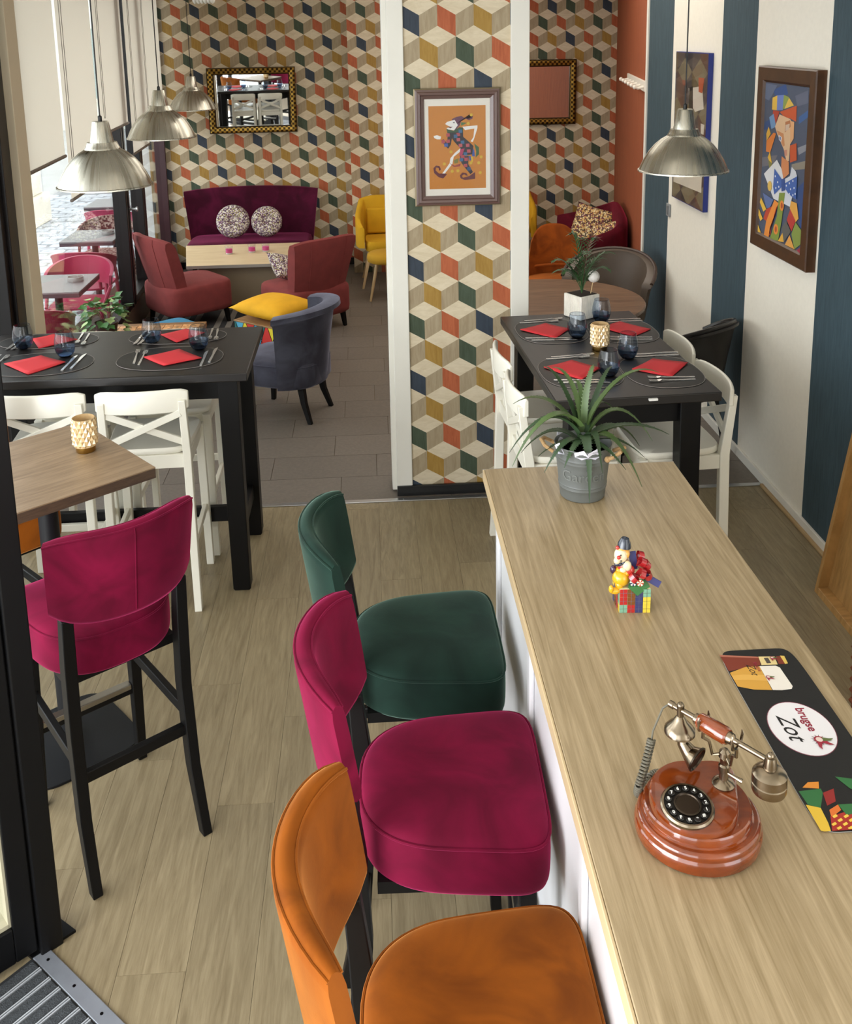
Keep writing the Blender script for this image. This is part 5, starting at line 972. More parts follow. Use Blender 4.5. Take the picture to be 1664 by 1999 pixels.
oc = thing('rust_chair', (1.475, 7.72, 0), PI - 0.1, 'rust orange velvet chair with rounded back beside the round table', 'chair')
rounded_block(MB(), 0.22, 0.22, [(0.96, 0.43), (1, 0.445), (1, 0.49), (0.97, 0.51), (0.5, 0.52), (0.1, 0.522)], 3).build('seat', VOR, oc, angle=60)
rings = []
for i in range(17):
    u = -1 + 2 * i / 16; top = 0.60 + 0.31 * math.sqrt(max(0, 1 - abs(u) ** 3.2)); ring = []
    for z, o in [(0.48, 0.02), (0.48 + (top - .48) * .5, 0.022), (top - 0.015, 0.018), (top, 0.0), (top - 0.015, -0.018), (0.48 + (top - .48) * .5, -0.02), (0.48, -0.02)]:
        ring.append((u * 0.215, -0.215 + 0.10 * u * u + o - 0.05 * (z - .48) / .4, z))
    rings.append(ring)
MB().loft(rings).build('backrest', VOR, oc, angle=60)
MB().tube([(0.2 * math.sin(a), -0.175 + 0.19 * math.cos(a) * 0.15, 0.56 + 0.03 * math.cos(a)) for a in [i * PI / 8 - PI / 2 for i in range(9)]], 0.012, 8).build('lumbar_roll', VOR, oc)
for sx in (-1, 1):
    for sy in (-1, 1): MB().tube([(sx * 0.2, sy * 0.2, 0), (sx * 0.16, sy * 0.15, 0.44)], 0.011, 8).build('leg', SATIN, oc)
TAUPE = mat('taupe_leather', '5a4d42', 0.42, var=0.06, vscale=8, bump=0.1, bscale=150); TAUPE2 = mat('brown_leather', '43322a', 0.4, bump=0.1, bscale=150)
def tub(loc, rz, m1, m2, label, h=0.86):
    t = thing('leather_tub_chair', loc, rz, label, 'armchair')
    barrel(t, m1, 0.27, 0.42, h, 1.75, 0.045, 0.03, 0.07, low=0.17, sy=0.9)
    rounded_block(MB(), 0.225, 0.235, [(0.95, 0.40), (1, 0.415), (1, 0.47), (0.97, 0.49), (0.1, 0.5)], 3.5).build('seat', m1, t, angle=60)
    MB().tube([(0.335 * math.cos(a), 0.9 * 0.335 * math.sin(a), h + 0.004 - 0.17 * (abs(a + PI / 2) / 1.75) ** 2) for a in [-PI / 2 + (i / 12 - 1) * 1.72 for i in range(25)]], 0.013, 8).build('top_piping', m2, t)
    for sx in (-1, 1):
        for sy in (-1, 1): MB().tube([(sx * 0.22, sy * 0.2, 0), (sx * 0.17, sy * 0.15, 0.42)], [0.011, 0.014], 8).build('leg', SATIN, t)
tub((1.70, 6.92, 0), PI - 0.55, TAUPE, TAUPE2, 'taupe leather tub chair on the far side of the round table')
BLE = mat('black_leather', '140f0e', 0.35, bump=0.1, bscale=150)
tub((1.74, 5.42, 0), 0.65, BLE, BLE, 'black leather tub chair by the striped wall, behind the white bar chairs', 0.85)
WAL = wood('walnut_top', '7d604a', '5e4636', scale=2.6, stretch=(1.2, 10, 10), rough=0.4)
rt_ = thing('round_table', (1.18, 6.22, 0), 0, 'round walnut-topped dining table behind the high table', 'table')
MB().lathe([(0.0, 0.715), (0.56, 0.715), (0.578, 0.722), (0.58, 0.735), (0.575, 0.743), (0.0, 0.745)], 64, cap=False).build('tabletop', WAL, rt_)
MB().lathe([(0.04, 0.01), (0.04, 0.715)], 20).build('column', SATIN, rt_)
MB().lathe([(0.25, 0), (0.25, 0.008), (0.06, 0.02), (0.04, 0.03)], 40).build('base', SATIN, rt_)

# ================================================================ wall pieces
def frame_xz(t, w, h, fw, d, m, name='frame', prof=None):
    """picture frame of four mitred bars in the local XZ plane, facing -Y"""
    W, H = w / 2, h / 2; out = [(-W, -H), (W, -H), (W, H), (-W, H)]; inn = [(-W + fw, -H + fw), (W - fw, -H + fw), (W - fw, H - fw), (-W + fw, H - fw)]
    prof = prof or [(0, 0), (0, 1), (0.25, 1), (1, 0.7), (1, 0)]
    for k in range(4):
        a, b = out[k], out[(k + 1) % 4]; c, e = inn[k], inn[(k + 1) % 4]; rings = []
        for f, (o1, i1) in enumerate(((a, c), (b, e))):
            rings.append([(o1[0] + (i1[0] - o1[0]) * s, -d * q, o1[1] + (i1[1] - o1[1]) * s) for s, q in prof])
        MB().loft(rings).build(name, m, t, angle=25)
def gold_mosaic():
    m, N, L, p = new_mat('gold_mosaic'); tc = N.new('ShaderNodeTexCoord'); ck = N.new('ShaderNodeTexChecker'); ck.inputs['Scale'].default_value = 42
    mp = N.new('ShaderNodeMapping'); mp.inputs['Location'].default_value = (0.003, 0.4, 0.003); mp.inputs['Scale'].default_value = (1, 0.0, 1)
    L.new(tc.outputs['Object'], mp.inputs['Vector']); L.new(mp.outputs['Vector'], ck.inputs['Vector'])
    ck.inputs['Color1'].default_value = rgb('b08c3c'); ck.inputs['Color2'].default_value = rgb('3d2c12')
    L.new(ck.outputs['Color'], p.inputs['Base Color']); p.inputs['Metallic'].default_value = 0.8; p.inputs['Roughness'].default_value = 0.3
    b = N.new('ShaderNodeBump'); b.inputs['Strength'].default_value = 0.8; b.inputs['Distance'].default_value = 0.006; L.new(ck.outputs['Fac'], b.inputs['Height']); L.new(b.outputs['Normal'], p.inputs['Normal'])
    return m
GMOS = gold_mosaic(); BRONZE = mat('dark_bronze', '3a2a12', 0.35, 0.8); MIRR = mat('mirror_silver', 'e8eae8', 0.015, 1.0)
def mirror(x, y, z, w, h, label, tilt=0.046, yaw=0.0):
    t = thing('mirror', (x, y, z), 0, label, 'mirror', 'gold mosaic mirrors'); t.rotation_euler = (tilt, 0, yaw)
    frame_xz(t, w, h, 0.072, 0.035, GMOS, 'frame_bar', [(0.10, 0), (0.10, 0.8), (0.35, 1), (0.85, 0.85), (0.85, 0)])
    frame_xz(t, w, h, 0.008, 0.030, BRONZE, 'outer_lip', [(0, 0), (0, 1), (1, 1), (1, 0)])
    frame_xz(t, w - 0.122, h - 0.122, 0.012, 0.024, BRONZE, 'inner_lip', [(0, 0), (0, 1), (1, 0.8), (1, 0)])
    MB().box(-w / 2 + 0.06, w / 2 - 0.06, -0.012, -0.004, -h / 2 + 0.06, h / 2 - 0.06).build('mirror_glass', MIRR, t, smooth=False)
    MB().box(-w / 2 + 0.01, w / 2 - 0.01, -0.004, 0.006, -h / 2 + 0.01, h / 2 - 0.01).build('backing', BRONZE, t, smooth=False)
mirror(-1.185, 10.655, 1.797, 0.91, 0.68, 'wide gold mosaic framed mirror above the plum sofa', yaw=0.05)
mirror(1.82, 10.66, 1.815, 0.82, 0.685, 'gold mosaic framed mirror beyond the partition, beside the orange wall')
# harlequin print on the partition
MAUVE = mat('mauve_frame', '5f4640', 0.35, coat=0.3); MAT_W = mat('passepartout', 'e8e3d8', 0.8)
hp_ = thing('framed_print', (0.455, 5.055, 1.882), 0, 'framed print of a leaping harlequin on orange, on the wallpapered partition', 'picture')
frame_xz(hp_, 0.425, 0.582, 0.046, 0.03, MAUVE, 'frame_bar', [(0, 0), (0, 0.75), (0.2, 0.8), (0.3, 1), (0.55, 0.95), (0.65, 0.6), (1, 0.45), (1, 0)])
frame_xz(hp_, 0.437, 0.594, 0.012, 0.02, mat('champagne_edge', '8d7f63', 0.35, 0.6), 'outer_edge', [(0, 0), (0, 0.8), (0.6, 1), (1, 1), (1, 0)])
MB().box(-0.185, 0.185, -0.008, -0.003, -0.262, 0.262).build('passepartout', MAT_W, hp_, smooth=False)
art_print('harlequin_print', P_HARL, lambda a, b, o: (a - 0.455, -0.0086 - o, b - 1.882), hp_, rough=0.5)
MB().box(-0.183, 0.183, -0.0155, -0.0145, -0.26, 0.26).build('glazing', glass('picture_glass', (0.97, 0.97, 0.97), refl=0.3), hp_, smooth=False)
# clown painting and jester poster on the striped wall: local x runs towards -Y of the room
def on_wall(name, y, z, label):
    t = thing(name, (2.113, y, z), -PI / 2, label, 'picture'); return t
BRN = wood('brown_frame', '4e3018', '3c2410', scale=2, stretch=(3, 3, 3), rough=0.4)
cp = on_wall('clown_painting', 4.883, 1.777, 'cubist painting of a clown with polka-dot bow tie in broad brown frame')
frame_xz(cp, 0.70, 0.952, 0.082, 0.05, BRN, 'frame_bar', [(0, 0), (0, 0.9), (0.08, 1), (0.85, 0.97), (1, 0.72), (1, 0)])
art_print('canvas_print', [([(a, b) for a, b in pts], c) for pts, c in P_CLOWN], lambda a, b, o: (-(a - 4.883), -0.036 - o, b - 1.777), cp, rough=0.45)
jp = on_wall('jester_poster', 6.39, 1.812, 'poster of a jester over dark tumbling cubes in a blue edged frame')
MB().box(-0.325, 0.325, -0.03, 0.0, -0.49, 0.49).build('block_frame', mat('royal_blue', '1f2f7a', 0.4), jp, smooth=False)
DK = {k: flat(h, 0.35) for k, h in dict(T='7a705a', S='4a4244', G='34334a', O='5c4038', N='2a2a36', Y='5c5038').items()}
mb = MB(); cube_paper(mb, -0.318, 0.318, -0.485, 0.485, 0.02, 0.02, 0, 0, 0.30, lambda a, b: (a, -0.0306, b), {k: i for i, k in enumerate(PK)})
mb.build('cube_print', [DK[k] for k in PK], jp, smooth=False)
art_print('jester_print', P_JEST, lambda a, b, o: (-(a - 6.39), -0.0312 - o, b - 1.812), jp, rough=0.4)
MB().box(-0.316, 0.316, -0.034, -0.033, -0.483, 0.483).build('glazing', glass('picture_glass', (0.97, 0.97, 0.97), refl=0.3), jp, smooth=False)
sw = thing('light_switch', (2.113, 6.86, 1.20), -PI / 2, 'grey light switch on the striped wall under the jester poster', 'switch')
MB().box(-0.04, 0.04, -0.010, 0, -0.045, 0.045).build('plate', mat('switch_grey', '8d9092', 0.4), sw, bevel=0.003)
MB().box(-0.016, 0.016, -0.014, -0.009, -0.03, 0.03).build('rocker', mat('switch_dark', '6a6d70', 0.4), sw, bevel=0.002)
hk = thing('hook_rail', (2.13 + 0.1722 * (8.35 - 7.53), 8.35, 2.02), 0, 'white coat hook rail on the orange wall', 'coat rack')
ow = Vector((0.1697, 0.9855, 0)); on = Vector((-0.9855, 0.1697, 0)); HW_ = mat('rack_white', 'ece6da', 0.5)
def hpnt(t, n, z): return ow * t + on * n + Vector((0, 0, z))
MB().hexa([hpnt(-0.78, 0, -.04), hpnt(0.84, 0, -.04), hpnt(0.84, 0.018, -.04), hpnt(-0.78, 0.018, -.04)], [hpnt(-0.78, 0, .04), hpnt(0.84, 0, .04), hpnt(0.84, 0.018, .04), hpnt(-0.78, 0.018, .04)]).build('board', HW_, hk, bevel=0.003)
for k in range(6):
    a = -0.66 + k * 0.27
    MB().tube([hpnt(a, 0.018, -.005), hpnt(a, 0.06, -.015), hpnt(a, 0.075, -.01)], 0.012, 8).build('peg', HW_, hk)
    MB().ball(tuple(hpnt(a, 0.085, -.006)), 0.018, 10, 6).build('peg_knob', HW_, hk)

# ================================================================ plants
RIBW = mat('white_ribbed_ceramic', 'eee9de', 0.6, var=0.06, vscale=30)
pl_ = thing('potted_palm', (1.045, 4.785, 1.0505), 0.52, 'small parlour palm in a white ribbed cube planter on the high table', 'plant')
mb = MB()
mb.box(-0.062, 0.062, -0.062, 0.062, 0, 0.118)
mb.build('planter', RIBW, pl_, bevel=0.004)
for s in range(4):
    for k in range(15):
        a = -0.056 + k * 0.008; R_ = Matrix.Rotation(s * PI / 2, 3, 'Z')
        MB().bar(R_ @ Vector((a, -0.0625, 0.004)), R_ @ Vector((a, -0.0625, 0.116)), 0.0045, 0.003).build('rib', RIBW, pl_, smooth=False)
MB().box(-0.054, 0.054, -0.054, 0.054, 0.1182, 0.1192).build('soil', mat('soil', '2a1d14', 0.95, bump=0.6, bscale=120), pl_, smooth=False)
PALM = mat('palm_green', '34562c', 0.5, var=0.25, vscale=10); PALMR = mat('palm_rust', '6b3a32', 0.55, var=0.2, vscale=10)
random.seed(11)
fr_ = [(-2.2, 0.20, 0.24), (-2.7, 0.17, 0.20), (2.7, 0.16, 0.18), (-1.7, 0.10, 0.28), (0.2, 0.19, 0.16), (-0.4, 0.17, 0.20), (0.9, 0.12, 0.25), (1.8, 0.08, 0.28), (-1.1, 0.15, 0.15), (2.1, 0.15, 0.12), (-0.1, 0.10, 0.26), (0.5, 0.16, 0.11), (3.1, 0.13, 0.14)]
for k, (a, rr_, hh) in enumerate(fr_):
    mb = MB(); P = []
    for i in range(9):
        f = i / 8; P.append(Vector((math.cos(a) * rr_ * f ** 1.4, math.sin(a) * rr_ * f ** 1.4, 0.118 + 1.22 * hh * (1 - (1 - f) ** 1.6) - 0.05 * f ** 4)))
    mb.tube(P, [0.0022 - 0.0016 * i / 8 for i in range(9)], 5)
    for i in range(3, 9):
        d = (P[i] - P[i - 1]).normalized(); sd = d.cross(Vector((0, 0, 1))).normalized()
        for q in (-1, 1):
            for e in (0.0, 0.5):
                L_ = (0.075 - 0.006 * i) * (0.9 + 0.3 * random.random()); b = P[i - 1].lerp(P[i], e)
                leaf_shape(mb, b, sd * q + d * 1.1 + Vector((0, 0, -0.25)), Vector((0, 0, 1)), L_ * 1.15, 0.0115, fold=0.1)
    mb.build('frond', PALMR if k == 10 else PALM, pl_, angle=70)
MB().tube([(0.032, -0.03, 0.118), (0.040, -0.036, 0.178)], 0.0022, 6).build('pick_stick', ASH, pl_)
MB().ball((0.043, -0.038, 0.205), 0.030, 20, 14).build('paper_ball', mat('paper_ball', 'dcd8d0', 0.6, bump=0.6, bscale=90), pl_, angle=70)

ZINC = mat('grey_zinc', '626562', 0.45, 0.0, var=0.05, vscale=12)
al = thing('aloe_plant', (0.608, 2.737, 1.1005), 0, 'spiky aloe plant in a grey metal bucket with rope handles', 'plant')
def br(z): return 0.0655 + 0.0175 * z / 0.165
prof = [(0.0, 0.0), (0.062, 0.0), (0.0655, 0.003)]
for z in [0.02, 0.034, 0.036, 0.038, 0.044, 0.046, 0.048, 0.05, 0.075, 0.1, 0.116, 0.118, 0.12, 0.122, 0.128, 0.130, 0.132, 0.134, 0.15, 0.162]:
    bmp = 0.0016 if z in (0.036, 0.046, 0.12, 0.13) else (0.0009 if z in (0.038, 0.048, 0.118, 0.132, 0.122, 0.128) else 0)
    prof.append((br(z) + bmp, z))
prof += [(0.0845, 0.165), (0.0835, 0.167), (0.0815, 0.165), (0.079, 0.14), (0.0, 0.14)]
bu_ = MB().lathe(prof, 56, cap=False).build('bucket', ZINC, al, angle=40)
MB().lathe([(0.0, 0.1405), (0.0785, 0.1405), (0.0, 0.1405)], 30, cap=False).build('soil', mat('soil', '2a1d14', 0.95), al)
tm = text_mesh('Garden', 0.047, 0.0)
for v in tm.vertices:
    ang = -PI / 2 - 0.16 + v.co.x / 0.078; z = 0.084 + v.co.y; rr_ = br(z) + 0.0010; v.co = (rr_ * math.cos(ang), rr_ * math.sin(ang), z)
tm.materials.append(mat('zinc_emboss', '70736f', 0.45, 0.0)); to = bpy.data.objects.new('embossed_lettering', tm); COL.objects.link(to); to.parent = bu_
q = to.modifiers.new('s', 'SOLIDIFY'); q.thickness = 0.0016; q.offset = 0
ROPE = mat('jute_rope', 'b08e62', 0.9, bump=0.8, bscale=250)
for s, (a0) in ((1, -0.55), (-1, PI - 0.35)):
    c, si = math.cos(a0), math.sin(a0); T = Vector((-si, c, 0)); Rr = Vector((c, si, 0))
    pts = [Rr * 0.081 + T * -0.03 + Vector((0, 0, 0.138)), Rr * 0.10 + T * -0.03 + Vector((0, 0, 0.146)), Rr * 0.118 + T * -0.015 + Vector((0, 0, 0.16)), Rr * 0.122 + T * 0.01 + Vector((0, 0, 0.165)), Rr * 0.108 + T * 0.03 + Vector((0, 0, 0.155)), Rr * 0.082 + T * 0.034 + Vector((0, 0, 0.14))]
    MB().tube(pts, 0.006, 8).build('rope_handle', ROPE, al)
    MB().ball(tuple(pts[0] + Rr * 0.004), 0.0095, 8, 6).build('rope_knot', ROPE, al)
PAPW = mat('tissue_paper', 'dcd9e4', 0.8)
for a, hh in ((-PI / 2 - 0.25, 0.012), (-PI / 2 + 0.2, 0.015), (-PI + 0.4, 0.02), (PI * 0.75, 0.02)):
    b = Vector((0.079 * math.cos(a), 0.079 * math.sin(a), 0.15)); T = Vector((-math.sin(a), math.cos(a), 0)); Rr = Vector((math.cos(a), math.sin(a), 0))
    MB().add([b - T * 0.02, b + T * 0.02, b + T * 0.006 + Rr * 0.008 + Vector((0, 0, 0.012 + hh)), b - T * 0.022 + Rr * 0.006 + Vector((0, 0, 0.014)), b + Rr * 0.0095 + Vector((0, 0, -0.004))], [(0, 1, 2, 3), (0, 4, 1)]).build('liner_paper', PAPW, al, smooth=False, solid=0.0008)
ALOE = mat('aloe_green', '4a5f33', 0.45, var=0.22, vscale=14); ALOE2 = mat('aloe_dark', '2f4428', 0.5, var=0.22, vscale=14)
# (azimuth in room, reach, rise, droop, length steps, width)
AL = [(-1.75, .10, .07, .22, .023), (2.75, .20, .15, .08, .016), (2.35, .15, .19, .02, .014), (1.2, .05, .165, .0, .013), (1.75, .07, .15, .01, .013), (0.75, .16, .18, .02, .014), (0.05, .22, .19, .05, .017), (-0.15, .19, .14, .16, .018), (3.3, .21, .13, .17, .02), (3.55, .22, .11, .20, .022), (-0.55, .17, .10, .20, .022), (0.3, .19, .09, .14, .02), (-0.25, .235, .08, .06, .02), (2.9, .17, .08, .12, .018), (-2.6, .13, .06, .12, .018), (-1.1, .10, .08, .14, .018), (0.0, .17, .04, .09, .016), (-0.9, .14, .04, .08, .014), (2.0, .12, .16, .02, .012), (3.0, .12, .02, .06, .014), (0.6, .12, .12, .08, .016), (-2.1, .10, .03, .08, .016)]
random.seed(3)
for k, (a, reach, rise, droop, wd) in enumerate(AL):
    mb = MB(); d = Vector((math.cos(a), math.sin(a), 0)); s = Vector((-math.sin(a), math.cos(a), 0)); n = 12; P = []
    for i in range(n + 1):
        f = i / n; P.append(d * (0.012 + reach * f ** 1.15) + Vector((0, 0, 0.145 + (0.045 if k % 3 else 0.075) * (1 if rise > .1 else .4) + rise * (1 - (1 - f) ** 2.0) - droop * f ** 2.4)) + s * 0.02 * math.sin(2.2 * f + k) * f)
    rings = []
    for i in range(n + 1):
        f = i / n; w_ = wd * (1 - f ** 1.7) * 0.74 + 0.0008; tt = (P[min(i + 1, n)] - P[max(i - 1, 0)]).normalized(); nn = s.cross(tt).normalized() * -1
        th_ = w_ * 0.35 + 0.0006
        rings.append([P[i] + s * w_ + nn * w_ * .25, P[i] + s * w_ * .5 - nn * th_ * .6, P[i] - nn * th_, P[i] - s * w_ * .5 - nn * th_ * .6, P[i] - s * w_ + nn * w_ * .25, P[i] + nn * th_ * 0.15])
        if 1 < i < n - 1:
            for q in (-1, 1):
                b = P[i] + s * w_ * q + nn * w_ * .25; mb.add([b + tt * 0.0022, b - tt * 0.0022, b + s * q * 0.0042 + tt * 0.003], [(0, 1, 2)])
                b2 = P[i].lerp(P[i - 1], 0.5) + s * w_ * q + nn * w_ * .25; mb.add([b2 + tt * 0.002, b2 - tt * 0.002, b2 + s * q * 0.004 + tt * 0.003], [(0, 1, 2)])
    mb.loft(rings); mb.build('aloe_leaf', ALOE if (k % 3 != 2 and rise > 0.09) else ALOE2, al, angle=50)

# ================================================================ things on the counter
ZC = 1.1
# bar mat
bm_ = thing('bar_mat', (0.82, 1.685, ZC + 0.0003), 0, 'black rubber bar mat printed with a beer brand oval', 'bar mat')
o = superellipse(0.0825, 0.2575, 9, 60)
MB().loft([[(x, y, 0) for x, y in o], [(x, y, 0.0028) for x, y in o]]).build('rubber_sheet', mat('mat_black', '0e0d0d', 0.6, bump=0.1, bscale=300), bm_)
MB().tube([(x * 1.0, y * 1.0, 0.0012) for x, y in o], 0.0008, 5, loop=True).build('pale_rim', mat('mat_rim', '8a8680', 0.5), bm_)
art_print('beer_print', P_MAT[:9], lambda a, b, of: (a, b, 0.0029 + of), bm_, rough=0.5, clipbox=(-0.081, 0.081, -0.2555, 0.2555))
art_print('costume_print', P_MAT[9:], lambda a, b, of: (a, b, 0.0029 + of), bm_, rough=0.5, clipbox=(-0.081, 0.081, -0.2555, 0.2555))
ell = [(-0.003 + 0.062 * math.cos(i * PI / 24) + 0.012 * math.sin(i * PI / 24) * 0, 0.0 + 0.078 * math.sin(i * PI / 24)) for i in range(48)]
MB().add([(x, y, 0.0030) for x, y in ell], [tuple(range(48))]).build('white_oval', flat('e6e3e6', 0.5), bm_, smooth=False)
MB().tube([(x, y, 0.0030) for x, y in ell], 0.0007, 5, loop=True).build('oval_outline', flat('7a3a4a'), bm_)
def flat_text(body, size, x, y, z, rz, col, parent, shear=0.0, bold=0.0, name='lettering', sx=1.0):
    me = text_mesh(body, size, 0.0, shear, bold=bold); me.materials.append(flat(col, 0.5))
    ob = bpy.data.objects.new(name, me); COL.objects.link(ob); ob.parent = parent; ob.location = (x, y, z); ob.rotation_euler = (0, 0, rz); ob.scale = (sx, 1, 1); return ob
flat_text('brugse', 0.026, 0.016, 0.024, 0.0033, -PI / 2, '8e1f38', bm_, 0.0, 0.0006)
flat_text('Zot', 0.050, -0.024, 0.004, 0.0033, -PI / 2, '1a1718', bm_, 0.35, 0.0002, sx=0.95)
flat_text('brugse', 0.012, -0.015, 0.195, 0.0036, -PI / 2, '8e1f38', bm_, 0.0, 0.0002)
flat_text('Zot', 0.024, -0.030, 0.187, 0.0036, -PI / 2, '1a1718', bm_, 0.35)
def emblem(x, y, r, z, name):
    sh = []
    for k in range(12):
        a = k * PI / 6 + 0.2; sh.append(([(x + r * .5 * math.cos(a - .16), y + r * .5 * math.sin(a - .16)), (x + r * math.cos(a), y + r * math.sin(a)), (x + r * .5 * math.cos(a + .16), y + r * .5 * math.sin(a + .16))], '6a2a34'))
    sh.append(([(x + r * .62 * math.cos(i * PI / 8), y + r * .62 * math.sin(i * PI / 8)) for i in range(16)], '9c2a3a'))
    sh.append(([(x + r * .42 * math.cos(i * PI / 8), y + r * .42 * math.sin(i * PI / 8)) for i in range(16)], 'e0c8c0'))
    for a, c in ((-0.75, '9c2a3a'), (-1.9, '9c2a3a'), (-0.1, '5c6a38')):
        d = (math.cos(a), math.sin(a)); n_ = (-d[1], d[0])
        sh.append(([(x + d[0] * r * .4 + n_[0] * r * .35, y + d[1] * r * .4 + n_[1] * r * .35), (x + d[0] * r * .4 - n_[0] * r * .35, y + d[1] * r * .4 - n_[1] * r * .35), (x + d[0] * r * 1.3 - n_[0] * r * .15, y + d[1] * r * 1.3 - n_[1] * r * .15), (x + d[0] * r * 1.75 + n_[0] * r * .25, y + d[1] * r * 1.75 + n_[1] * r * .25), (x + d[0] * r * 1.2 + n_[0] * r * .2, y + d[1] * r * 1.2 + n_[1] * r * .2)], c))
    art_print(name, sh, lambda a, b, of: (a, b, z + of), bm_)
emblem(0.016, -0.036, 0.016, 0.0033, 'sun_emblem'); emblem(-0.006, 0.158, 0.008, 0.0036, 'sun_emblem'); emblem(0.028, 0.222, 0.007, 0.0036, 'sun_emblem')

# telephone
ph = thing('telephone', (0.532, 1.452, ZC), 0, 'antique style rotary telephone with orange wooden base and brass handset', 'telephone')
AMB = wood('amber_lacquer', '8c3d10', '4c1a06', scale=2.2, stretch=(2, 7, 7), rough=0.12, coat=1.0, contrast=1.5)
BRASS = mat('aged_brass', '8d7f6c', 0.24, 1.0, var=0.18, vscale=30); BRASSD = mat('dark_brass', '4a4138', 0.3, 1.0)
def tier(a, prof, c=(0, 0), name='base_tier'):
    MB().loft([[(c[0] + s * a * math.cos(i * PI / 28), c[1] + s * a * 0.95 * math.sin(i * PI / 28), z) for i in range(56)] for s, z in prof]).build(name, AMB, ph, angle=35)
tier(0.1075, [(0.93, 0.0), (0.985, 0.003), (1.0, 0.010), (1.0, 0.020), (0.985, 0.0245), (0.97, 0.026), (0.965, 0.028), (0.97, 0.032), (0.955, 0.037), (0.92, 0.040), (0.9, 0.0402)])
tier(0.094, [(1.0, 0.040), (1.0, 0.0415), (0.97, 0.043), (0.965, 0.055), (0.94, 0.058), (0.5, 0.0585)], (-0.002, 0.002), 'middle_tier')
# dial deck leaning towards the front, with a lobe for the cradle post
deck = []
for i in range(64):
    a = i * PI / 32; r_ = 0.074 + 0.026 * math.exp(-((a - 0.62 + PI) % (2 * PI) - PI) ** 2 / 0.16); deck.append((-0.012 + r_ * math.cos(a), -0.008 + r_ * math.sin(a)))
def dz(y): return 0.073 + 0.16 * (y + 0.05) * 0.8
MB().loft([[(x, y, 0.0585) for x, y in deck], [(x, y, dz(y) - 0.006) for x, y in deck], [(-0.012 + (x + 0.012) * .985, -0.008 + (y + 0.008) * .985, dz(y) - 0.002) for x, y in deck], [(-0.012 + (x + 0.012) * .95, -0.008 + (y + 0.008) * .95, dz(y)) for x, y in deck]]).build('dial_deck', AMB, ph, angle=35)
dn_ = Vector((0, -0.127, 1)).normalized(); dc = Vector((-0.030, -0.030, dz(-0.030)))
MB().lathe([(0.0445, -0.002), (0.0445, 0.003), (0.042, 0.006), (0.039, 0.006), (0.039, 0.004)], 48, tuple(dc), axis=tuple(dn_), cap=False).build('dial_ring', BRASS, ph)
df_ = MB().lathe([(0.0, 0.0045), (0.0395, 0.0045), (0.0395, 0.003)], 48, tuple(dc), axis=tuple(dn_), cap=False).build('dial_face', mat('dial_black', '1b1815', 0.35, 0.6), ph)
MB().lathe([(0.0225, 0.0045), (0.0225, 0.0065), (0.020, 0.0075), (0.019, 0.0055), (0.0, 0.0052)], 40, tuple(dc), axis=tuple(dn_), cap=False).build('dial_hub', BRASSD, df_)
dx_ = Vector((1, 0, 0)); dy_ = dn_.cross(dx_)
Rm = Matrix((dx_, dy_, dn_)).transposed().to_4x4()
BTN = mat('dial_button', '14110f', 0.3)
for k, chh in enumerate('1234567890FR*#'):
    a = -0.42 + k * 2 * PI / 14; pos = dc + dx_ * 0.0312 * math.cos(a) + dy_ * 0.0312 * math.sin(a)
    MB().lathe([(0.0054, 0.0045), (0.0054, 0.0065), (0.0046, 0.0072), (0.0, 0.0073)], 14, tuple(pos), axis=tuple(dn_), cap=False).build('dial_button', BTN, df_)
    me = text_mesh(chh, 0.0085, 0.0, bold=0.0003); me.materials.append(flat('e8e6e0'))
    ob = bpy.data.objects.new('dial_digit', me); COL.objects.link(ob); ob.parent = df_; ob.matrix_local = Matrix.Translation(pos + dn_ * 0.0076) @ Rm
# cradle post
pp = Vector((0.046, 0.012, dz(0.012) - 0.002))
MB().lathe([(0.0, 0.0), (0.019, 0.0), (0.0195, 0.003), (0.015, 0.008), (0.008, 0.012), (0.0075, 0.026), (0.0095, 0.028), (0.0095, 0.038), (0.007, 0.041), (0.0075, 0.05), (0.0105, 0.055), (0.0095, 0.064), (0.005, 0.069), (0.0, 0.07)], 24, tuple(pp), cap=False).build('cradle_post', BRASS, ph)
MB().tube([tuple(pp + Vector((0.004, -0.004, 0.026))), tuple(pp + Vector((0.016, -0.016, 0.024))), tuple(pp + Vector((0.024, -0.022, 0.022)))], [0.002, 0.003, 0.004], 8).build('lever', BRASS, ph)
H0, H1 = Vector((-0.030, 0.080, 0.190)), Vector((0.086, -0.070, 0.190)); hd = (H1 - H0).normalized(); pt_ = pp + Vector((0, 0, 0.06))
for s, tq in ((-1, 0.36), (1, 0.70)):
    top = H0.lerp(H1, tq); mid = pt_ + (top - pt_) * 0.55; mid.z = pt_.z - 0.006
    MB().tube([pt_, pt_.lerp(mid, 0.5) + Vector((0, 0, 0.0)), mid, mid.lerp(top, 0.35) + Vector((0, 0, 0.004)), top - Vector((0, 0, 0.028)), top - Vector((0, 0, 0.012))], [0.0028, 0.0026, 0.0026, 0.0026, 0.0032, 0.003], 8).build('cradle_arm', BRASS, ph)
    sd = hd.cross(Vector((0, 0, 1))).normalized()
    for q in (-1, 1): MB().tube([top - Vector((0, 0, 0.013)), top + sd * q * 0.012 - Vector((0, 0, 0.008)), top + sd * q * 0.0155 + Vector((0, 0, 0.008)), top + sd * q * 0.0135 + Vector((0, 0, 0.017))], [0.003, 0.003, 0.0026, 0.001], 6).build('cradle_prong', BRASS, ph)
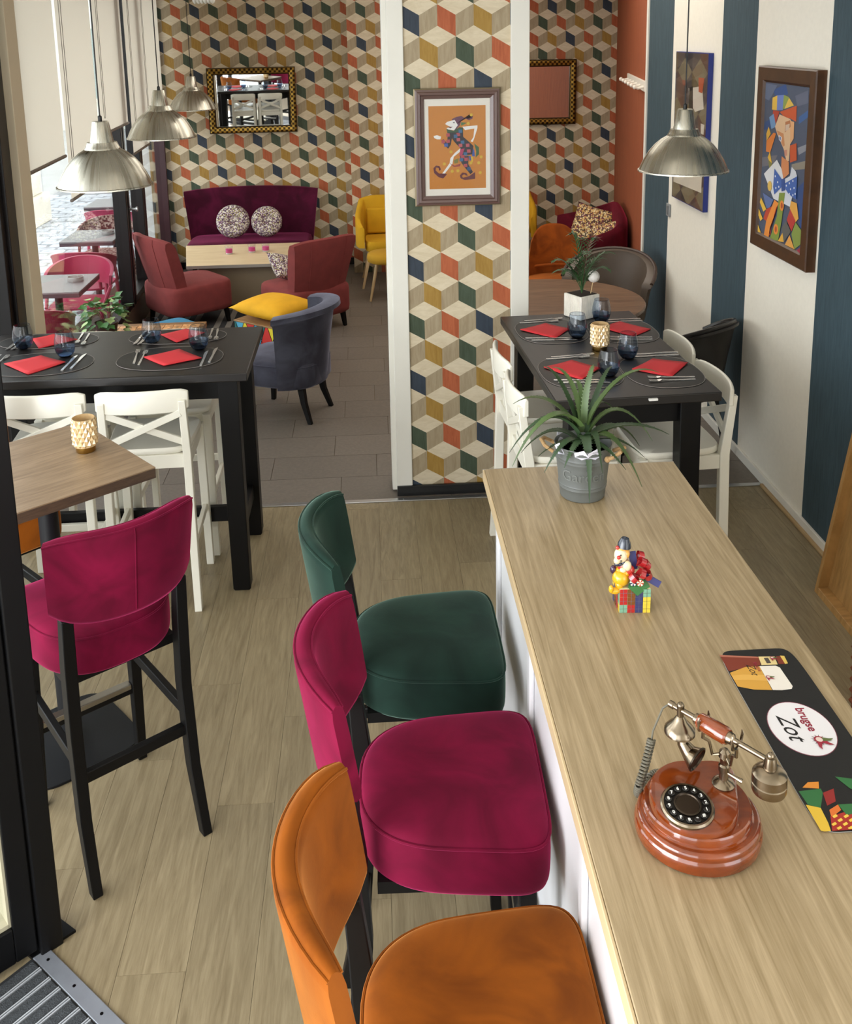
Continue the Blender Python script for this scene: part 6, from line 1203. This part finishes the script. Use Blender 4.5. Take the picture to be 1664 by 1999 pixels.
# handset
MB().lathe([(0.0, 0.0), (0.0065, 0.0), (0.0065, 0.008), (0.005, 0.010), (0.005, 0.05), (0.0095, 0.053), (0.010, 0.06), (0.0, 0.06)], 18, tuple(H0), axis=tuple(hd), cap=False).build('handset_rod', BRASS, ph)
MB().lathe([(0.0, 0.06), (0.0125, 0.06), (0.015, 0.064), (0.015, 0.112), (0.0125, 0.117), (0.0, 0.117)], 24, tuple(H0), axis=tuple(hd), cap=False).build('wooden_grip', AMB, ph)
LH = (H1 - H0).length
MB().lathe([(0.0, 0.117), (0.0105, 0.117), (0.0095, 0.125), (0.005, 0.128), (0.0045, LH), (0.0, LH)], 18, tuple(H0), axis=tuple(hd), cap=False).build('handset_rod', BRASS, ph)
ea = H0 + hd * 0.022; MB().ball(tuple(ea + Vector((0, 0, 0.008))), 0.0065, 10, 8).build('handset_knob', BRASS, ph)
MB().lathe([(0.0, 0.008), (0.0065, 0.008), (0.006, -0.012), (0.009, -0.016), (0.012, -0.022), (0.021, -0.031), (0.0265, -0.038), (0.027, -0.044), (0.025, -0.046), (0.0, -0.044)], 28, tuple(ea), cap=False).build('earpiece_bell', BRASS, ph)
hn = ea + Vector((0.002, -0.004, -0.046))
MB().tube([hn, hn + Vector((0.002, -0.003, -0.014)), hn + Vector((0.010, -0.012, -0.026)), hn + Vector((0.020, -0.024, -0.031))], [0.009, 0.0105, 0.014, 0.022], 20).build('horn', BRASS, ph)
MB().lathe([(0.0, 0.0), (0.019, 0.0), (0.0225, 0.001), (0.0235, 0.004), (0.021, 0.005), (0.019, 0.002), (0.0, 0.0015)], 24, tuple(hn + Vector((0.019, -0.023, -0.0305))), axis=(0.62, -0.74, -0.25), cap=False).build('horn_mouth', BRASSD, ph)
mo = H1 + hd * 0.004
MB().ball(tuple(mo + Vector((0, 0, 0.010))), 0.0062, 10, 8).build('handset_knob', BRASS, ph)
MB().lathe([(0.0, 0.010), (0.0085, 0.008), (0.010, 0.0), (0.011, -0.012), (0.0165, -0.013), (0.024, -0.018), (0.0275, -0.022), (0.028, -0.036), (0.0265, -0.0375), (0.028, -0.039), (0.028, -0.050), (0.0265, -0.054), (0.0, -0.054)], 30, tuple(mo), cap=False).build('mouthpiece', BRASS, ph)
# cords
CORDM = mat('grey_fabric_cord', '5f5a4c', 0.6)
MB().tube([H0, H0 + Vector((-0.012, 0.002, -0.010)), H0 + Vector((-0.03, -0.004, -0.05)), H0 + Vector((-0.034, -0.010, -0.065))], 0.0018, 8).build('cord', CORDM, ph)
def coil(pts, name, turns, R_=0.006, r_=0.0022):
    pts = [Vector(p) for p in pts]; out = []; n = turns * 10
    for i in range(n + 1):
        f = i / n * (len(pts) - 1); k = min(int(f), len(pts) - 2); u = f - k
        p0 = pts[max(k - 1, 0)]; p1, p2 = pts[k], pts[k + 1]; p3 = pts[min(k + 2, len(pts) - 1)]
        c = 0.5 * ((2 * p1) + (p2 - p0) * u + (2 * p0 - 5 * p1 + 4 * p2 - p3) * u * u + (3 * p1 - p0 - 3 * p2 + p3) * u ** 3)
        d = (p2 - p1).normalized(); x = d.cross(Vector((0.3, 0.8, 0.5))).normalized(); y_ = d.cross(x); a = i * 2 * PI / 10
        out.append(c + x * R_ * math.cos(a) + y_ * R_ * math.sin(a))
    MB().tube(out, r_, 6).build(name, CORDM, ph)
coil([H0 + Vector((-0.034, -0.010, -0.062)), (-0.075, 0.062, 0.09), (-0.088, 0.055, 0.05), (-0.085, 0.070, 0.02), (-0.07, 0.095, 0.0085)], 'coiled_cord', 30)
coil([(-0.07, 0.095, 0.0085), (-0.045, 0.125, 0.0085), (-0.02, 0.128, 0.0085), (0.01, 0.118, 0.0085), (0.03, 0.105, 0.0085)], 'coiled_cord', 22)

# clown figurine on a patchwork block
fg = thing('clown_figurine', (0.600, 2.143, ZC + 0.0002), -0.03, 'small clown figurine with red bow on a patchwork gift block', 'figurine')
S = 0.0365
MB().box(-S, S, -0.031, 0.031, 0, 0.062).build('gift_block', flat('d9cfa0', 0.4), fg, bevel=0.001)
PC = {'y': 'e6c845', 'r': 'b32a28', 'b': '3a3c6a', 'n': '7a4a22', 'g': '7fae94'}
for face in range(2):
    sh = []
    for i in range(4):
        for j in range(3):
            c = PC['gnyrbrbgnyrb'[(i * 3 + j * 5 + (0, 2)[face]) % 12]]; x0, z0 = -S + i * S / 2, j * 0.0205
            sh.append(([(x0 + .0003, z0 + .0003), (x0 + S / 2 - .0003, z0 + .0003), (x0 + S / 2 - .0003, z0 + 0.0202), (x0 + .0003, z0 + 0.0202)], c))
            lc = '4a4a3a' if c in (PC['y'], PC['g']) else '6a6a78'
            sh.append(([(x0 + S / 4 - .0005, z0), (x0 + S / 4 + .0005, z0), (x0 + S / 4 + .0005, z0 + .0205), (x0 + S / 4 - .0005, z0 + .0205)], lc)); sh.append(([(x0, z0 + .0098), (x0 + S / 2, z0 + .0098), (x0 + S / 2, z0 + .0107), (x0, z0 + .0107)], lc))
    if face == 0: art_print('patchwork', sh, lambda a, b, o: (a, -0.0313 - o, b), fg, rough=0.3)
    else: art_print('patchwork', sh, lambda a, b, o: (-S - 0.0003 - o, a * 0.84, b), fg, rough=0.3)
def blob(name, parts, m):
    mb = MB()
    for c, r in parts: mb.ball(c, r, 14, 9)
    return mb.build(name, m, fg, angle=80)
GL = lambda h: mat('glaze_' + h, h, 0.22, coat=0.6)
blob('trousers', [((-0.030, -0.012, 0.080), (0.021, 0.02, 0.02)), ((-0.022, -0.004, 0.090), (0.022, 0.02, 0.018)), ((-0.036, -0.020, 0.066), (0.010, 0.010, 0.012))], GL('e0a81c'))
blob('shoe', [((-0.047, -0.026, 0.055), (0.013, 0.009, 0.008)), ((-0.057, -0.03, 0.062), (0.006, 0.007, 0.010))], GL('e0a81c'))
blob('shoe', [((-0.046, 0.0, 0.095), (0.008, 0.008, 0.011))], GL('3a1f3c'))
blob('torso', [((-0.022, -0.004, 0.105), (0.016, 0.015, 0.02)), ((-0.010, -0.014, 0.100), (0.012, 0.01, 0.013))], GL('b8352a'))
blob('sleeve', [((-0.018, -0.018, 0.114), (0.011, 0.010, 0.013)), ((-0.028, -0.022, 0.106), (0.008, 0.007, 0.006))], GL('e8d8b0'))
blob('bow_tie', [((-0.038, -0.016, 0.118), (0.010, 0.006, 0.006)), ((-0.022, -0.016, 0.121), (0.010, 0.006, 0.006))], GL('262a3c'))
blob('head', [((-0.031, -0.010, 0.138), (0.0165, 0.0165, 0.018)), ((-0.042, -0.018, 0.128), (0.008, 0.007, 0.008))], GL('ecd8b4'))
blob('hair', [((-0.018, -0.010, 0.142), (0.008, 0.012, 0.012)), ((-0.028, -0.006, 0.154), (0.015, 0.013, 0.007))], GL('dba24a'))
blob('nose', [((-0.040, -0.027, 0.141), (0.0048, 0.0048, 0.0048))], GL('c02a22'))
blob('eye', [((-0.035, -0.027, 0.1465), (0.0017, 0.0012, 0.0022))], GL('14100e')); blob('mouth', [((-0.034, -0.0265, 0.1315), (0.0028, 0.0014, 0.0016))], GL('1c1614'))
MB().lathe([(0.0, 0.0), (0.0165, 0.0), (0.015, 0.010), (0.009, 0.022), (0.0, 0.026)], 18, (-0.023, -0.006, 0.157), axis=(0.1, 0.0, 1), cap=False).build('hat', GL('232a38'), fg)
blob('hat_pompom', [((-0.040, -0.012, 0.158), (0.005, 0.005, 0.005))], GL('b8352a'))
random.seed(2)
for k, (x, y, z, a, e) in enumerate([(0.018, -0.010, 0.112, 0.3, 1.0), (0.028, -0.006, 0.108, -0.1, .6), (0.030, -0.012, 0.092, -0.5, .25), (0.012, -0.020, 0.098, -1.0, .6), (0.008, -0.016, 0.090, -2.2, .3), (0.022, 0.004, 0.118, 0.6, 1.2), (0.026, 0.008, 0.098, 0.2, .5), (0.014, 0.006, 0.104, 1.8, .9)]):
    d = Vector((math.cos(a) * math.cos(e), math.sin(a) * math.cos(e) * .8 - .25, math.sin(e))).normalized(); sd = d.cross(Vector((0, 1, .2))).normalized(); b = Vector((x * .6, y, z - .006)); P = []
    up_ = sd.cross(d)
    for i in range(13):
        f = i / 12; P.append((b + d * 0.026 * math.sin(f * PI) + up_ * 0.011 * math.sin(f * 2 * PI), None))
    rings = [[p - sd * 0.0065 - up_ * .0006, p + sd * 0.0065 - up_ * .0006, p + sd * 0.0065 + up_ * .0006, p - sd * 0.0065 + up_ * .0006] for p, _ in P]
    MB().loft(rings).build('bow_loop', GL('a81f24'), fg, angle=60)
for b, d in (((0.002, -0.006, 0.098), Vector((-0.12, 0.05, 1))), ((0.020, -0.016, 0.088), Vector((0.9, -0.3, -0.45)))):
    b = Vector(b); d = d.normalized(); sd = d.cross(Vector((0, 1, 0))).normalized(); MB().loft([[b + d * f * 0.045 + sd * 0.0085 + Vector((0, -0.001, 0)), b + d * f * 0.045 - sd * 0.0085 + Vector((0, -.001, 0)), b + d * f * 0.045 - sd * 0.0085 + Vector((0, .001, 0)), b + d * f * 0.045 + sd * 0.0085 + Vector((0, .001, 0))] for f in (0, .5, 1.0)]).build('ribbon_tail', GL('3c3f70'), fg)
MB().add([(-0.018, -0.0315, 0.066), (0.034, -0.0315, 0.066), (0.004, -0.036, 0.046), (0.022, -0.02, 0.078), (-0.010, -0.02, 0.078), (0.030, 0.01, 0.07)], [(0, 2, 1), (0, 1, 3, 4), (1, 5, 3)]).build('green_leaf_bow', GL('2f6a34'), fg, smooth=False, solid=0.003)
for x, c in ((-0.006, '2a2f5c'), (0.010, 'b8472a')):
    sh = []
    for k in range(10):
        a0, a1 = k * PI / 5, (k + 1) * PI / 5; sh.append(([(x, 0.079), (x + 0.0085 * math.cos(a0), 0.079 + 0.0085 * math.sin(a0)), (x + 0.0085 * math.cos(a1), 0.079 + 0.0085 * math.sin(a1))], c if k % 2 else 'f0ead8'))
    art_print('pinwheel', sh, lambda a, b, o: (a, -0.034 - (0.002 if x > 0 else 0) - o, b), fg, rough=0.3)

# ---- wooden tray frame and basket behind the counter
wf = thing('wooden_frame_board', (2.07, 3.70, 0), 0, 'shallow pine framed board leaning against the striped wall', 'board')
PINE = wood('honey_pine', 'b58a52', '97703e', scale=2.4, stretch=(3, 14, 2), rough=0.45)
def lean(y, z, o): return Vector((-0.105 + 0.16 * z + o, y, z))
for nm, y0, y1, z0, z1, o0, o1 in (('side_rail', 0.205, 0.23, 0.0, 0.95, -0.045, 0.02), ('side_rail', -0.63, -0.605, 0.0, 0.95, -0.045, 0.02), ('bottom_rail', -0.605, 0.205, 0.0, 0.03, -0.045, 0.02), ('top_rail', -0.605, 0.205, 0.92, 0.95, -0.045, 0.02), ('back_board', -0.605, 0.205, 0.03, 0.92, 0.0, 0.015)):
    MB().hexa([lean(y0, z0, o0), lean(y0, z0, o1), lean(y1, z0, o1), lean(y1, z0, o0)], [lean(y0, z1, o0), lean(y0, z1, o1), lean(y1, z1, o1), lean(y1, z1, o0)]).build(nm, PINE, wf, smooth=False, bevel=0.002)
bk = thing('wicker_basket', (1.745, 2.84, 0), 0, 'rust brown wicker basket on the floor behind the counter', 'basket')
WICK = mat('rust_wicker', '7a3f22', 0.8, var=0.3, vscale=40)
for k in range(22):
    z = 0.012 + k * 0.02; r_ = 0.17 + 0.02 * z
    MB().tube([((r_ + 0.006 * (1 if (i + k) % 2 else -1)) * math.cos(i * PI / 20), (r_ + 0.006 * (1 if (i + k) % 2 else -1)) * math.sin(i * PI / 20), z) for i in range(40)], 0.0105, 6, loop=True).build('woven_strand', WICK, bk)
for k in range(20):
    a = (k + 0.25) * PI / 10; MB().tube([(0.17 * math.cos(a), 0.17 * math.sin(a), 0.002), (0.182 * math.cos(a), 0.182 * math.sin(a), 0.45)], 0.006, 6).build('stake', WICK, bk)
MB().lathe([(0.0, 0.002), (0.165, 0.002), (0.165, 0.012), (0.0, 0.012)], 32, cap=False).build('basket_floor', WICK, bk)

# ================================================================ the street outside
GZ = -0.15
STONEG = mat('cobble_grey', 'b4b9be', 0.55, var=0.22, vscale=9, bump=0.5, bscale=30, rnd=0.12)
gd = struct(MB().box(-40, -2.0, -10, 45, GZ - 0.3, GZ - 0.012).build('ground', mat('street_joint', '8d9092', 0.8, var=0.15, vscale=3), smooth=False))
mb = MB()
ring = superellipse(0.15, 0.085, 5, 12)
mb.loft([[(x, y, -0.05) for x, y in ring], [(x, y, -0.008) for x, y in ring], [(x * .9, y * .88, 0.0) for x, y in ring]])
o = mb.build('cobble', STONEG, None, angle=50); cob = o.data; bpy.data.objects.remove(o)
random.seed(21); cnt = 0
for r in range(60):
    y = 6.3 + r * 0.185
    for c in range(14):
        x = -2.42 - c * 0.315 - (0.155 if r % 2 else 0)
        v = x / y
        if not (-0.36 < v < -0.235) or cnt >= 300: continue
        piece(cob, 'cobble', (x + random.uniform(-.01, .01), y + random.uniform(-.008, .008), GZ + random.uniform(-.008, .004)), gd, sc=(random.uniform(.92, 1.02), random.uniform(.92, 1.02), 1), rz=random.uniform(-.05, .05)); cnt += 1
LIME = mat('limestone', 'd9d2c2', 0.8, var=0.06, vscale=4, bump=0.2, bscale=20)
sp_ = thing('stone_pillar', (-5.1, 14.5, GZ), 0, 'square limestone arcade pillar across the pavement', 'pillar')
MB().box(-0.55, 0.42, -0.40, 0.40, 0, 0.42).build('plinth', LIME, sp_, bevel=0.02)
for k in range(6): MB().box(-0.47, 0.34, -0.32, 0.32, 0.42 + k * 0.62 + 0.004, 0.42 + (k + 1) * 0.62).build('stone_block', LIME, sp_, bevel=0.006)
PINK = mat('pink_plastic', 'b8385c', 0.4); GREYT = mat('terrace_top', '8b8a8a', 0.35); GREYD = mat('terrace_edge', '4a4347', 0.5)
def ext_table(x, y, label, w=0.5, d=0.6):
    t = thing('terrace_table', (x, y, GZ), 0, label, 'table', 'grey terrace tables')
    MB().box(-w / 2, w / 2, -d / 2, d / 2, 0.715, 0.73).build('tabletop', GREYT, t, bevel=0.003)
    MB().box(-w / 2 + 0.002, w / 2 - 0.002, -d / 2 + 0.002, d / 2 - 0.002, 0.685, 0.7149).build('edge', GREYD, t)
    MB().lathe([(0.03, 0.02), (0.03, 0.685)], 14).build('column', SATIN, t)
    for a in (0.78, 2.36, 3.93, 5.5): MB().bar((0, 0, 0.03), (0.27 * math.cos(a), 0.27 * math.sin(a), 0.012), 0.05, 0.02).build('foot', mat('foot_grey', '9a9fa4', 0.4, 0.6), t)
def ext_chair(x, y, rz, label, m=None):
    t = thing('terrace_chair', (x, y, GZ), rz, label, 'chair', 'pink terrace chairs'); m = m or PINK
    barrel(t, m, 0.265, 0.56, 0.79, 1.65, 0.016, 0.012, 0.02, name='back_band', low=0.12, sy=0.95)
    MB().prism(superellipse(0.23, 0.23, 4, 28), 0.43, 0.448).build('seat', m, t, bevel=0.004)
    for sx in (-1, 1):
        for sy in (-1, 1): MB().tube([(sx * 0.24, sy * 0.22, 0), (sx * 0.215, sy * 0.19, 0.44)], [0.013, 0.018], 8).build('leg', m, t)
        MB().tube([(sx * 0.262, 0.0, 0.58), (sx * 0.23, 0.17, 0.44)], 0.015, 8).build('arm_post', m, t)
        MB().tube([(sx * 0.17, -0.215, 0.57), (sx * 0.17, -0.18, 0.44)], 0.015, 8).build('back_post', m, t)
ext_table(-2.46, 7.80, 'grey terrace table outside, right behind the window glass beside the ivy')
ext_table(-2.68, 9.75, 'grey terrace table outside, middle of the row')
ext_table(-2.99, 11.75, 'grey terrace table outside, farthest along the pavement')
ext_chair(-2.44, 8.30, PI, 'pink plastic terrace chair facing the window table outside')
ext_chair(-2.56, 8.95, 0, 'pink plastic terrace chair with its back to the ivy, at the middle terrace table')
ext_chair(-2.40, 7.05, 0, 'pink plastic terrace chair at the terrace table nearest the cream pier')
ext_chair(-2.36, 6.12, PI, 'pink plastic terrace chair close to the glass behind the cream pier')
ext_chair(-2.72, 10.30, PI, 'brown woven terrace chair at the middle terrace table', weave('rattan_brown', ['6a3a34', 'a8867a', '53302c', 'c9b0a4'], 60))
ext_chair(-2.86, 11.15, 0, 'pink plastic terrace chair at the farthest terrace table')
for x, y, l in ((-2.335, 7.86, 'nearest terrace table'), (-2.56, 9.80, 'middle terrace table')):
    t = thing('ashtray', (x, y, GZ + 0.731), 0, 'round steel ashtray on the ' + l, 'ashtray', 'steel ashtrays')
    MB().lathe([(0.0, 0.0), (0.06, 0.0), (0.062, 0.004), (0.062, 0.036), (0.058, 0.036), (0.056, 0.008), (0.0, 0.008)], 24, cap=False).build('bowl', STEEL, t)
fb = thing('street_building', (-14, 30, GZ), 0, 'pale rendered building across the street', 'building')
MB().box(-9, 11, 0, 4, 0, 9).build('facade', mat('pale_render', 'd5d8cc', 0.85, var=0.05, vscale=1), fb, smooth=False)
for k in range(7):
    MB().box(-8 + k * 2.7, -6.6 + k * 2.7, -0.06, 0.02, 0.9, 2.9).build('window', mat('far_glass', '6f8a8a', 0.15), fb, smooth=False)
    MB().box(-8.1 + k * 2.7, -6.5 + k * 2.7, -0.10, 0.0, 0.8, 0.9).build('window_sill', LIME, fb, smooth=False)
